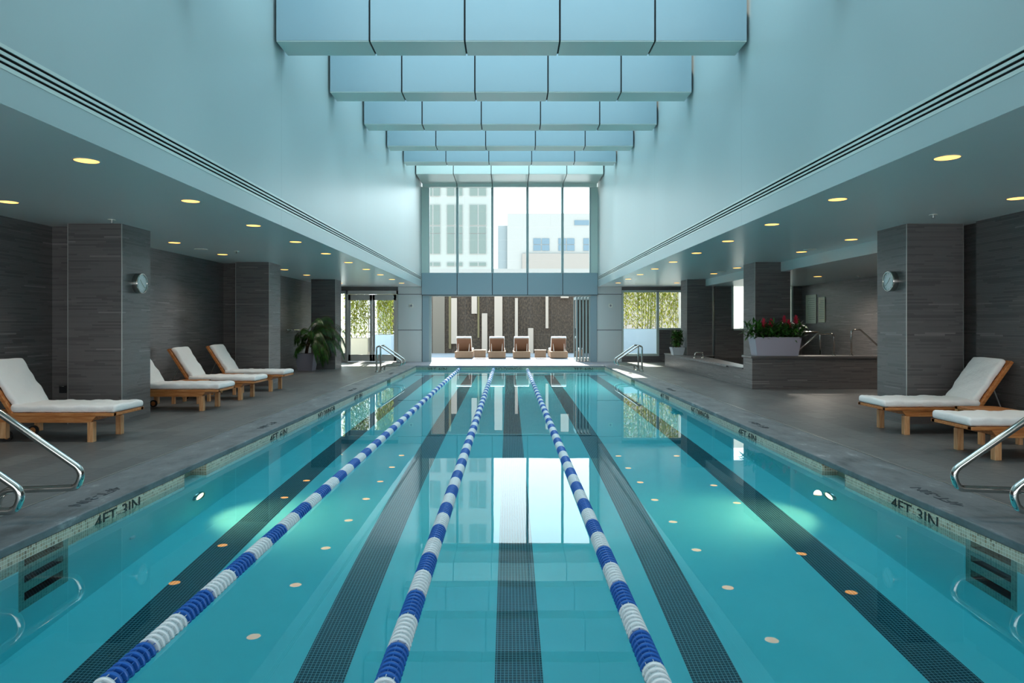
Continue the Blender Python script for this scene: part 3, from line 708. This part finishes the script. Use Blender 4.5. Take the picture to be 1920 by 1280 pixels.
# ceiling speakers and sprinklers
for x, y, z, lab in ((-5.39, 11.96, ZC, 'round white speaker in the left ceiling'), (5.30, 12.0, ZC, 'round white speaker in the right ceiling'), (5.3, 17.0, ZC, 'small round vent in the right ceiling before the far window')):
    r = empty('ceiling_speaker', (x, y, z)); tag(r, lab, 'speaker')
    MB().lathe((0, 0, 0), 'z', [(0, .11), (-.008, .108), (-.010, .095)], 24).build('grille', 'plate', r)
for x, y, z, lab in ((-5.0, 8.6, ZC, 'tiny sprinkler head ahead of the nearest left pillar'), (5.1, 8.2, ZC, 'tiny sprinkler head ahead of the nearest right pillar'), (-4.9, 12.3, ZC, 'tiny sprinkler head between the left pillars'), (8.0, 15.6, 2.42, 'dark sprinkler head in the spa ceiling')):
    r = empty('sprinkler_head', (x, y, z)); tag(r, lab, 'sprinkler')
    MB().lathe((0, 0, 0), 'z', [(0, .045), (-.006, .044)], 16).build('plate', 'plate', r); MB().lathe((0, 0, -.006), 'z', [(0, .012), (-.03, .012), (-.032, .022), (-.035, .022)], 10).build('deflector', 'brushed', r)

# ------------------------------------------------------------------ clocks
def clock(x, out, y, z, lab):
    r = empty('wall_clock', (x, y, z)); tag(r, lab, 'clock')
    o = out
    MB().lathe((0, 0, 0), 'x', [(0, .135), (o * .07, .138), (o * .078, .135), (o * .078, .124), (o * .066, .122)], 64, cap=False).build('case', 'steel', r, smooth=True)
    MB().lathe((0, 0, 0), 'x', [(o * .05, .123), (o * .064, .123)], 64).build('dial', 'clock_face', r)
    b = MB()
    for k in range(12):
        a = k * math.pi / 6; c_, s_ = math.cos(a), math.sin(a)
        b.tube([(o * .065, .095 * c_, .095 * s_), (o * .065, .112 * c_, .112 * s_)], .0022, 4)
    b.build('hour_mark', 'poster_ink', r)
    for ln, a, n in ((.065, 2.3, 'hour_hand'), (.095, -.7, 'minute_hand')):
        MB().tube([(o * .067, -.01 * math.cos(a), -.01 * math.sin(a)), (o * .067, ln * math.cos(a), ln * math.sin(a))], .003, 4).build(n, 'poster_ink', r)
clock(-5.06, 1, 9.30, 1.86, 'round steel clock on the nearest left pillar')
clock(5.207, -1, 9.24, 1.885, 'round steel clock on the nearest right pillar')

# ------------------------------------------------------------------ loungers
def soft_box(x0, x1, y0, y1, z0, z1, sx, r, wob=.006, seed=1):
    """cushion: subdivided rounded box with slight unevenness"""
    bm = bmesh.new(); bmesh.ops.create_cube(bm, size=1)
    bmesh.ops.scale(bm, vec=(x1 - x0, y1 - y0, z1 - z0), verts=bm.verts); bmesh.ops.translate(bm, vec=((x0 + x1) / 2, (y0 + y1) / 2, (z0 + z1) / 2), verts=bm.verts)
    bmesh.ops.bevel(bm, geom=bm.edges[:], offset=r, segments=4, profile=.5, affect='EDGES')
    le = [e for e in bm.edges if abs(e.verts[0].co.x - e.verts[1].co.x) > (x1 - x0) * .5]
    bmesh.ops.subdivide_edges(bm, edges=le, cuts=sx, use_grid_fill=True)
    le = [e for e in bm.edges if abs(e.verts[0].co.y - e.verts[1].co.y) > (y1 - y0) * .5]
    bmesh.ops.subdivide_edges(bm, edges=le, cuts=10, use_grid_fill=True)
    rnd = random.Random(seed); ph = [rnd.uniform(0, 6) for _ in range(6)]
    for v in bm.verts:
        x, y, z = v.co
        if z > (z0 + z1) / 2:
            cy = 1 - ((y - (y0 + y1) / 2) / ((y1 - y0) / 2)) ** 2
            v.co.z += .008 * cy + wob * (math.sin(x * 17 + ph[0] + 3 * y) * math.sin(y * 11 + ph[1]) + .6 * math.sin(x * 41 + y * 23 + ph[2]))
        v.co.y += wob * .8 * math.sin(x * 29 + ph[3]) * (1 if y > (y0 + y1) / 2 else -1)
    me = bpy.data.meshes.new('cushion'); bm.to_mesh(me); bm.free(); me.materials.append(M['cushion'])
    me.polygons.foreach_set('use_smooth', [True] * len(me.polygons)); return me
def make_lounger(total, hinge=1.14, ang=57, bl=.68, seed=1):
    r = empty('sun_lounger', (0, 0, 0)); hw = .305
    b = MB()
    for s_ in (-1, 1):
        y0 = s_ * hw; y1 = s_ * (hw - .035)
        b.prism([(.20, .285), (.26, .215), (total, .215), (total, .29), (.20, .29)], 'y', y0, y1)
    for x in (.28, .75, total - .06): b.box(x, x + .05, -hw + .03, hw - .03, .225, .285)
    b.build('frame', 'teak', r, bevel=.004)
    b = MB()
    for s_ in (-1, 1): b.box(0, hinge, s_ * (hw + .01), s_ * (hw - .05), .29, .322)
    b.box(0, .06, -hw, hw, .29, .322)
    for i in range(11): x = .10 + i * .092; b.box(x, x + .055, -hw + .04, hw - .04, .297, .318)
    b.build('seat_deck', 'teak', r, bevel=.003)
    for x, s_ in ((.235, -1), (.235, 1), (1.2, -1), (1.2, 1)):
        b = MB()
        h_ = .225 if x < 1 else .225; z0 = 0 if x < 1 else .04
        b.hexa([(x - .005, s_ * hw, z0), (x + .06, s_ * hw, z0), (x + .06, s_ * (hw - .065), z0), (x - .005, s_ * (hw - .065), z0), (x - .005, s_ * hw, h_), (x + .06, s_ * hw, h_), (x + .06, s_ * (hw - .065), h_), (x - .005, s_ * (hw - .065), h_)])
        b.build('leg', 'teak_leg', r, bevel=.004)
    for s_ in (-1, 1):
        wl = MB().lathe((1.245, s_ * (hw - .095), .055), 'y', [(-.015, .055), (.015, .055)], 20).build('wheel', 'rubber', r)
        MB().lathe((1.245, s_ * (hw - .095), .055), 'y', [(-.018, .035), (.018, .035)], 16).build('hub', 'teak', wl)
    # backrest frame, built straight then rotated about the hinge
    Rm = Matrix.Translation((hinge, 0, .30)) @ Matrix.Rotation(-R(ang), 4, 'Y')
    b = MB()
    for s_ in (-1, 1): b.box(0, bl, s_ * (hw + .005), s_ * (hw - .05), -.006, .03)
    b.box(bl - .06, bl, -hw + .0, hw - .0, -.006, .03)
    for i in range(6): x = .06 + i * .095; b.box(x, x + .055, -hw + .04, hw - .04, 0, .022)
    bk = b.build('backrest', 'teak', r, bevel=.003); bk.data.transform(Rm)
    # prop
    p = Rm @ Vector((.36, 0, 0))
    for s_ in (-1, 1): MB().tube([(p.x, s_ * .2, p.z), (min(total - .05, p.x + .16), s_ * .2, .28)], .009, 6).build('prop', 'brushed', r)
    me = soft_box(-.01, hinge + .02, -hw + .005, hw - .005, .325, .405, 24, .03, seed=seed); c = bpy.data.objects.new('seat_cushion', me); col.objects.link(c); c.parent = r
    me = soft_box(.02, bl - .015, -hw + .035, hw - .035, .032, .105, 16, .03, seed=seed + 5); me.transform(Rm); c = bpy.data.objects.new('back_cushion', me); col.objects.link(c); c.parent = r
    return r
A = make_lounger(1.72)
lou = [(-4.36, 7.845, math.pi, 'teak lounger with white cushion in front of the nearest left pillar'),
       (-4.36, 10.57, math.pi, 'teak lounger with white cushion half hidden behind the nearest left pillar'),
       (-4.36, 12.04, math.pi, 'teak lounger with white cushion, middle one of the three beyond the nearest left pillar'),
       (-4.36, 13.54, math.pi, 'teak lounger with white cushion next to the middle left pillar')]
for i, (x, y, a, lab) in enumerate(lou):
    o = A if i == 0 else copy_tree(A); o.location = (x, y, 0); o.rotation_euler = (0, 0, a); tag(o, lab, 'sun lounger', 'teak sun loungers along the left deck')
B = make_lounger(1.50, 1.12, 55, .68, 9); B.location = (4.43, 8.34, 0); tag(B, 'teak lounger with raised white back in front of the nearest right pillar', 'sun lounger', 'teak sun loungers on the right deck')
o = copy_tree(B); o.location = (4.42, 6.83, 0); tag(o, 'teak lounger cut off at the right picture edge with only its white foot end showing', 'sun lounger', 'teak sun loungers on the right deck')
def make_table():
    r = empty('side_table', (0, 0, 0)); hx, hy = .23, .215
    b = MB(); b.box(-hx, hx, -hy, -hy + .05, .34, .37); b.box(-hx, hx, hy - .05, hy, .34, .37); b.box(-hx, -hx + .05, -hy, hy, .34, .37); b.box(hx - .05, hx, -hy, hy, .34, .37)
    for i in range(5): y = -hy + .06 + i * .066; b.box(-hx + .05, hx - .05, y, y + .045, .345, .367)
    b.box(-hx + .02, hx - .02, -hy + .02, -hy + .04, .28, .34); b.box(-hx + .02, hx - .02, hy - .04, hy - .02, .28, .34)
    b.build('tabletop', 'teak', r, bevel=.003)
    for sx in (-1, 1):
        for sy in (-1, 1): MB().box(sx * hx, sx * (hx - .05), sy * hy, sy * (hy - .05), 0, .34).build('leg', 'teak_leg', r, bevel=.003)
    return r
T = make_table()
for i, (x, y, lab) in enumerate(((-5.28, 11.37, 'small teak side table between the first and second loungers beyond the nearest left pillar'), (-5.28, 12.82, 'small teak side table between the two farthest left loungers'), (5.33, 7.59, 'small teak side table between the two right loungers'))):
    o = T if i == 0 else copy_tree(T); o.location = (x, y, 0); tag(o, lab, 'side table', 'teak side tables between the loungers')

# ------------------------------------------------------------------ plants and pots
def taper(name, w0, d0, w1, d1, h, mat_, parent):
    b = MB(); t = .02
    b.hexa([(-w0, -d0, 0), (w0, -d0, 0), (w0, d0, 0), (-w0, d0, 0), (-w1, -d1, h - .001), (w1, -d1, h - .001), (w1, d1, h - .001), (-w1, d1, h - .001)])
    o = b.build(name, mat_, parent, bevel=.006); return o
def rim(w, d, h, mat_, parent):
    b = MB(); t = .025
    for a in ((-w, w, -d, -d + t), (-w, w, d - t, d), (-w, -w + t, -d, d), (w - t, w, -d, d)): b.box(a[0], a[1], a[2], a[3], h - .002, h + .02)
    b.build('rim', mat_, parent)
# palm
r = empty('potted_palm', (-5.70, 19.28, 0)); tag(r, 'drooping green palm in a grey tapered pot before the far left pillar', 'potted plant')
taper('pot', .20, .19, .265, .24, .47, 'pot_grey', r); rim(.265, .24, .47, 'pot_grey', r)
MB().box(-.23, .23, -.21, .21, .465, .478).build('soil', 'soil', r)
b = MB(); b.tube([(.0, 0, .46), (.03, 0, .65), (.1, -.02, .85)], .03, 8, radii=[.035, .03, .025]); b.tube([(-.05, .02, .46), (-.0, .03, .75), (.06, .02, .95)], .02, 8); b.build('trunk', 'bark', r, smooth=True)
rnd = random.Random(3); b = MB()
for i in range(38):
    a = rnd.uniform(-1.1, .7) if i % 5 else rnd.uniform(2.2, 4.2)
    el = rnd.uniform(.35, 1.4); ln = rnd.uniform(.75, 1.35); p = Vector((.10 + rnd.uniform(-.05, .08), rnd.uniform(-.08, .03), .85 + rnd.uniform(-.2, .12)))
    if i % 5 == 0: ln *= .55
    d = Vector((math.cos(a) * math.cos(el), math.sin(a) * math.cos(el) - .12, math.sin(el))); n = 20; pts = []
    for k in range(n):
        pts.append(p.copy()); p = p + d * (ln / n); d = (d + Vector((0, 0, -4.2 / n * (.35 + k / n)))).normalized()
        p.y = min(p.y, .5); p.x = max(p.x, -.22)
    b.tube(pts, .006, 4, 1, radii=[.008 - .006 * k / n for k in range(n)])
    for k in range(4, n):
        t = (pts[k] - pts[k - 1]).normalized(); sd_ = t.cross(Vector((0, 0, 1)))
        if sd_.length < .01: sd_ = Vector((0, 1, 0))
        sd_.normalize(); ll = .34 * math.sin(math.pi * (k / n * .72 + .2))
        for q in (0, .5):
            pp = pts[k] - t * (q * ln / n)
            for s_ in (-1, 1): b.leaf(pp, t * .9 + sd_ * s_ * .55 + Vector((0, 0, -.3)), ll, .014, 1.5, 0, 3)
b.build('fronds', ['palm', 'stem'], r)
def bush(b, n, rx, ry, h, z0, ln, wd, rnd, mi=0, spread=.5):
    for i in range(n):
        a = rnd.uniform(0, 6.283); q = math.sqrt(rnd.random()); z = z0 + h * rnd.random() ** .8
        p = Vector((rx * q * math.cos(a), ry * q * math.sin(a), z))
        d = Vector((math.cos(a) * spread + rnd.uniform(-.5, .5), math.sin(a) * spread + rnd.uniform(-.5, .5), rnd.uniform(-.1, .9)))
        b.leaf(p, d, ln * rnd.uniform(.7, 1.2), wd, .8, mi, 3)
# small plant on the spa rim
r = empty('potted_plant', (4.99, 20.2, .40)); tag(r, 'small leafy plant in a pale square pot on the spa rim', 'potted plant')
taper('pot', .14, .14, .19, .19, .21, 'pot_white', r); rim(.19, .19, .21, 'pot_white', r)
MB().box(-.17, .17, -.17, .17, .205, .216).build('soil', 'soil', r)
rnd = random.Random(5); b = MB()
for i in range(16):
    a = rnd.uniform(0, 6.28); b.tube([(.05 * math.cos(a), .05 * math.sin(a), .2), (.09 * math.cos(a), .09 * math.sin(a), .45), (.14 * math.cos(a), .14 * math.sin(a), .62)], .006, 4)
b.build('stems', 'stem', r)
b = MB(); bush(b, 480, .13, .18, .46, .24, .11, .05, rnd, 0, .6); b.build('foliage', 'green', r)
# flower planter
r = empty('flower_planter', (5.45, 13.99, .665)); tag(r, 'long tapered lilac-grey planter of leafy plants with red flowers on the spa wall', 'planter')
taper('box', .42, .17, .47, .21, .36, 'pot_lilac', r); rim(.47, .21, .36, 'pot_lilac', r)
MB().box(-.44, .44, -.18, .18, .355, .366).build('soil', 'soil', r)
rnd = random.Random(9); b = MB()
for cx, n, hh, rx in ((-.40, 150, .30, .22), (-.15, 90, .22, .18), (.05, 110, .28, .2), (.25, 90, .24, .18), (.42, 140, .28, .2)):
    bb = MB(); bush(bb, n, rx, .16, hh, .36, .17, .045, rnd)
    o_ = len(b.v); b.v += [(x + cx, y, z) for x, y, z in bb.v]; b.f += [tuple(i + o_ for i in f) for f in bb.f]; b.m += bb.m
for cx in (-.26, -.10, .2, .31, .42):
    for k in range(14):
        a = k * 2.4; b.leaf((cx, -.03, .36), (math.cos(a) * .8, math.sin(a) * .8, .75), .27, .05, .9, 0, 4)
b.build('foliage', 'green', r)
for cx, z, s_ in ((-.25, .58, 1.25), (-.10, .60, 1.1), (.17, .68, 1.0), (.26, .58, 1.1), (.41, .66, 1.15)):
    b = MB(); b.tube([(cx, -.06, .38), (cx, -.07, z)], .007, 5, 1)
    for k in range(26):
        a = k * 2.4; t = k / 26
        b.leaf((cx, -.07, z - .03 + .12 * t * s_), (math.cos(a) * (1 - .6 * t), math.sin(a) * (1 - .6 * t), .55 + t), .105 * s_ * (1 - .35 * t), .034, .1, 0, 2)
    b.build('flower', ['flower', 'green'], r)

# ------------------------------------------------------------------ small wall things
def plate_thing(name, loc, lab, cat):
    r = empty(name, loc); tag(r, lab, cat); return r
for x, lab in ((-3.40, 'small square call station on the left grey cladding'), (3.56, 'small square call station on the right grey cladding')):
    r = plate_thing('call_station', (x, YB - .03, 1.96), lab, 'call station')
    MB().box(-.065, .065, -.02, 0, -.065, .065).build('plate', 'plate', r, bevel=.004); MB().lathe((0, -.02, 0), 'y', [(0, .035), (-.008, .033)], 16).build('button', 'pot_grey', r)
    MB().box(-.03, .03, -.022, -.019, .042, .052).build('indicator', 'poster_ink', r)
r = plate_thing('wall_socket', (-6.148, 8.9, .42), 'small chrome towel hook plate low on the left side wall', 'wall fitting')
MB().box(0, .012, -.05, .05, -.05, .05).build('plate', 'brushed', r, bevel=.003); MB().box(.012, .03, -.035, .035, .035, .045).build('lip', 'steel', r)
r = plate_thing('wall_socket', (-6.0, 9.198, .43), 'dark outlet on the stone infill beside the nearest left pillar', 'wall fitting')
MB().box(-.05, .05, -.012, 0, -.05, .05).build('plate', 'black', r, bevel=.003); MB().box(-.03, .03, -.03, -.012, .035, .045).build('lip', 'steel', r)
r = empty('wall_rail', (-6.15, 18.7, 1.15)); tag(r, 'thin steel wall handrail behind the palm', 'handrail')
MB().tube([(.08, 0, 0), (.08, 1.1, 0)], .02, 10).build('rail', 'steel', r, smooth=True)
for y in (.2, .9): MB().tube(fillet([(0, y, -.08), (.06, y, -.08), (.08, y, 0)], .03), .009, 6).build('bracket', 'steel', r)
for y0, y1, z0, z1, mk, lab in ((18.94, 19.6, 1.33, 2.14, 'poster', 'larger glass notice board on the spa wall'), (18.42, 18.80, 1.36, 2.05, 'poster_cream', 'narrower cream notice board on the spa wall')):
    r = empty('notice_board', (8.55, (y0 + y1) / 2, (z0 + z1) / 2)); tag(r, lab, 'notice board'); hy, hz = (y1 - y0) / 2, (z1 - z0) / 2
    MB().box(-.02, -.002, -hy, hy, -hz, hz).build('board', mk, r, bevel=.003)
    b = MB(); rnd = random.Random(int(y0 * 10))
    for k in range(11):
        z = hz - .1 - k * (2 * hz - .16) / 11; b.box(-.0215, -.02, -hy * .75, hy * .75 * rnd.uniform(.3, 1), z - .009, z + .009)
    b.build('faint_print', 'poster_ink', r)

# ------------------------------------------------------------------ terrace outside
b = MB(); b.box(-12, 12, YB + .3, 34, -.25, 0); struct(b.build('floor_terrace', 'paver'), 'pale paved terrace beyond the opening', 'floor')
b = MB(); b.box(-5.35, 4.0, 31, 31.4, 0, 3.52)
b.box(-3.45, -2.90, 30.95, 31.01, 0, 3.5, 1)
struct(b.build('wall_terrace', ['basalt', 'light_basalt']), 'dark rough stone wall at the back of the terrace', 'wall')
def S(x0, x1, z0, z1, mk, lab, d=.10):
    X0, X1 = (x0 - 953.6) * 31 / 1280, (x1 - 953.6) * 31 / 1280
    o = MB().box(X0, X1, 31 - d, 30.998, z0, z1).build('stone_strip', mk, bevel=.008); tag(o, lab, 'stone strip', 'pale vertical strips on the terrace wall')
S(846.3, 857, .43, 2.5, 'pale_stone', 'pale vertical stone strip, leftmost on the dark terrace wall')
S(884.3, 894.5, 1.79, 3.5, 'pale_stone', 'short pale strip hanging from the top, above the left side table')
S(903.5, 913.8, 0, 1.81, 'pale_stone', 'pale strip rising from the ground behind the left side table')
S(927, 942, 0, 3.24, 'pale_stone', 'widest pale stone strip, behind the second lounger')
S(965.4, 971, 0, 2.5, 'pale_stone', 'thin pale strip just left of the third terrace lounger')
S(990, 1000, 0, 1.14, 'pale_stone', 'short pale strip rising from the ground right of the third lounger')
S(1022.8, 1028, 1.13, 3.2, 'pale_stone', 'thin pale strip hanging above the right side table')
S(1051, 1066, 2.5, 3.3, 'pale_stone', 'wide pale block high above the rightmost terrace lounger')
S(841.6, 846, .2, 3.3, 'olive_stone', 'thin olive strip beside the leftmost pale strip', .04)
S(895.4, 899, .7, 3.4, 'olive_stone', 'thin olive strip beside the short hanging strip', .04)
def make_terrace_lounger():
    r = empty('terrace_lounger', (0, 0, 0))
    MB().box(-.33, .33, 0, 1.95, .03, .27).build('base', 'wicker', r, bevel=.01)
    Rm = Matrix.Translation((0, .75, .27)) @ Matrix.Rotation(R(118), 4, 'X')
    bk = MB().box(-.28, .28, 0, .62, -.0, .05); bk = bk.build('backrest', 'wicker_dark', r, bevel=.006)
    # tilt so that the head end is near the pool
    bk.data.transform(Matrix.Translation((0, .62, .27)) @ Matrix.Rotation(R(125), 4, 'X'))
    me = soft_box(-.29, .29, 0, .66, -.09, -.002, 6, .03, .003, 4); me.transform(Matrix.Translation((0, .62, .27)) @ Matrix.Rotation(R(125), 4, 'X')); c = bpy.data.objects.new('back_cushion', me); col.objects.link(c); c.parent = r
    me = soft_box(-.3, .3, .62, 1.93, .272, .36, 6, .03, .003, 5); c = bpy.data.objects.new('seat_cushion', me); col.objects.link(c); c.parent = r
    for s_ in (-1, 1): MB().tube([(s_ * .2, .08, .27), (s_ * .21, .36, .56)], .012, 6).build('prop', 'pale_stone', r)
    return r
TL = make_terrace_lounger()
for i, (x, lab) in enumerate(((-1.72, 'leftmost wicker lounger on the terrace'), (-.45, 'second wicker lounger from the left on the terrace'), (.50, 'third wicker lounger from the left on the terrace'), (1.93, 'rightmost wicker lounger on the terrace'))):
    o = TL if i == 0 else copy_tree(TL); o.location = (x, 26.0, 0); tag(o, lab + ' with its back to the pool', 'sun lounger', 'wicker loungers on the terrace')
ST = empty('wicker_table', (0, 0, 0))
MB().box(-.21, .21, -.2, .2, .03, .31).build('base', 'wicker', ST, bevel=.008); MB().box(-.225, .225, -.215, .215, .31, .33).build('tabletop', 'cream_planter', ST)
for i, (x, lab) in enumerate(((-1.10, 'low wicker side table between the two left terrace loungers'), (1.22, 'low wicker side table between the two right terrace loungers'))):
    o = ST if i == 0 else copy_tree(ST); o.location = (x, 26.3, 0); tag(o, lab, 'side table', 'wicker side tables on the terrace')
# planters and bamboo
def planter(x0, x1, y0, y1, h, mk, lab):
    r = empty('planter_box', ((x0 + x1) / 2, (y0 + y1) / 2, 0)); tag(r, lab, 'planter'); a, c = (x1 - x0) / 2, (y1 - y0) / 2
    MB().box(-a, a, -c, c, 0, h).build('box', mk, r, bevel=.01); MB().box(-a + .04, a - .04, -c + .04, c - .04, h, h + .01).build('soil', 'soil', r)
planter(-6.6, -5.56, 26.9, 27.6, .77, 'cream_planter', 'tan planter box outside the left leaf of the glass door')
planter(-5.30, -4.62, 26.9, 27.6, .90, 'white_planter', 'white planter box outside the right leaf of the glass door')
planter(4.2, 6.2, 26.6, 27.3, 1.13, 'white_planter', 'long white planter box outside the right window')
def bamboo(x0, x1, y0, y1, z0, z1, n, lab, seed):
    rnd = random.Random(seed); r = empty('bamboo', ((x0 + x1) / 2, (y0 + y1) / 2, z0)); tag(r, lab, 'bamboo')
    b = MB(); w_, d_ = (x1 - x0) / 2, (y1 - y0) / 2; st = []
    for i in range(int(12 * (x1 - x0))):
        p = (rnd.uniform(-w_, w_), rnd.uniform(-d_, d_)); q = (p[0] + rnd.uniform(-.2, .2), p[1] + rnd.uniform(-.1, .1)); b.tube([(p[0], p[1], 0), (q[0], q[1], z1 - z0)], .011, 5); st.append((p, q))
    b.build('stems', 'bamboo_stem', r)
    b = MB()
    for i in range(n):
        p, q = rnd.choice(st); t = rnd.random() ** .75; c_ = Vector((max(-w_ - .1, min(w_ + .1, rnd.gauss(0, .05) + rnd.uniform(-w_, w_))), p[1] + (q[1] - p[1]) * t + rnd.gauss(0, .12), (z1 - z0) * t + .05))
        a = rnd.uniform(0, 6.28); b.leaf(c_, (math.cos(a), math.sin(a) * .6, rnd.uniform(-.6, .4)), rnd.uniform(.10, .18), .034, .8, 0, 2)
    b.build('leaves', 'bamboo', r)
bamboo(-6.55, -5.6, 27.0, 27.5, .78, 4.2, 11000, 'dense yellow-green bamboo in the tan planter', 1)
bamboo(-5.26, -4.66, 27.0, 27.5, .91, 4.0, 5500, 'bright bamboo in the white planter outside the glass door', 2)
bamboo(4.3, 8.4, 26.75, 27.2, 1.14, 5.0, 30000, 'yellow-green bamboo screen outside the right window', 3)
r = empty('terrace_railing', (-5.6, 27.9, 0)); tag(r, 'thin metal railing outside the glass door', 'railing')
b = MB(); b.tube([(-1.2, 0, 1.0), (1.0, 0, 1.0)], .025, 8)
b.build('top_rail', 'door_frame', r)
b = MB()
for i in range(12): b.tube([(-1.1 + i * .19, 0, 0), (-1.1 + i * .19, 0, 1.0)], .008, 5)
b.build('balusters', 'door_frame', r)
b = MB(); b.box(6.32, 12, 25.2, 25.4, -.2, 3.0); struct(b.build('wall_outside_spa', 'outer_wall'), 'pale rendered wall outside the spa window', 'wall')
# buildings beyond
bt = empty('office_tower', (-6.5, 70, 0)); tag(bt, 'tall pale office tower with grid of dark windows, left in the upper window', 'building')
sX = lambda px, Y: (px - 953.6) * Y / 1280
b = MB(); b.box(-7, sX(922, 70) + 6.5, 0, 8, -5, 34)
b.build('facade', 'facade', bt)
rows = [(1.8, 2.9), (7.38, 7.6), (8.56, 10.6), (10.7, 11.3), (11.4, 13.6), (14.45, 17.0), (19, 21.5), (21.7, 23.5)]
for z0, z1 in [(7.3, 7.65), (8.56, 10.58), (10.66, 11.32), (11.5, 13.55), (14.48, 17.2), (18.9, 21.2), (21.4, 22.1), (22.3, 24.4)]:
    for a, c in ((806, 825), (838.6, 866.8), (881, 911)):
        x0, x1 = sX(a, 70) + 6.5, sX(c, 70) + 6.5; mx = x0 + (x1 - x0) * (.3 if a < 810 else (.52))
        f = MB().box(x0 - .05, x1 + .05, -.06, -.02, z0 - .05, z1 + .05); f.build('window', 'white_block', bt)
        wn_ = bt.children[-1] if False else f
        MB().box(x0, mx - .06, -.1, -.04, z0, z1).box(mx + .06, x1, -.1, -.04, z0, z1).build('window_glass', 'facade_glass', bt)
bl_ = empty('office_block', (7, 140, 0)); tag(bl_, 'low white office block, right in the upper window', 'building')
b = MB(); b.box(sX(951, 140) - 7, 32, 0, 20, -4, 1.3 + (608.3 - 400) * 140 / 1280); b.build('facade', 'white_block', bl_)
b = MB(); b.box(sX(933, 140) - 7, sX(952, 140) - 7, .6, 18, -4, 1.3 + (608.3 - 422) * 140 / 1280); b.build('stair_block', 'grey_block', bl_)
b = MB(); b.box(sX(979, 140) - 7, 32.4, -.4, 0, -4, 1.3 + (608.3 - 475.5) * 140 / 1280); b.build('brick_base', 'brick_far', bl_)
for a, c in ((1000, 1030), (1046.8, 1077), (1093.7, 1124)):
    z0, z1 = 1.3 + (608.3 - 470) * 140 / 1280, 1.3 + (608.3 - 446.8) * 140 / 1280; x0, x1 = sX(a, 140) - 7, sX(c, 140) - 7
    b = MB(); xm, zm = (x0 + x1) / 2, (z0 + z1) / 2
    for p, q in ((x0, xm - .1), (xm + .1, x1)):
        b.box(p, q, -.12, .0, z0, zm - .07); b.box(p, q, -.12, .0, zm + .07, z1)
    b.build('window', 'facade_glass2', bl_)
MB().box(sX(1077, 140) - 7, sX(1130, 140) - 7, -.12, 0, 1.3 + (608.3 - 422) * 140 / 1280, 1.3 + (608.3 - 413) * 140 / 1280).build('strip_window', 'facade_glass2', bl_)
rp = empty('roof_parapet', (0, 45, 0)); tag(rp, 'pale flat roof edge with posts low in the upper window', 'parapet')
MB().box(-6, 8, 0, .4, 4.65, 4.98).build('coping', 'white_block', rp)
b = MB(); b.box(-6, 8, .1, .3, 3.6, 4.62); b.build('wall_face', 'brick_far', rp)
for px in (838, 891, 1000, 1058): MB().box(sX(px, 45) - .12, sX(px, 45) + .12, -.05, .08, 3.6, 4.65).build('post', 'white_block', rp)
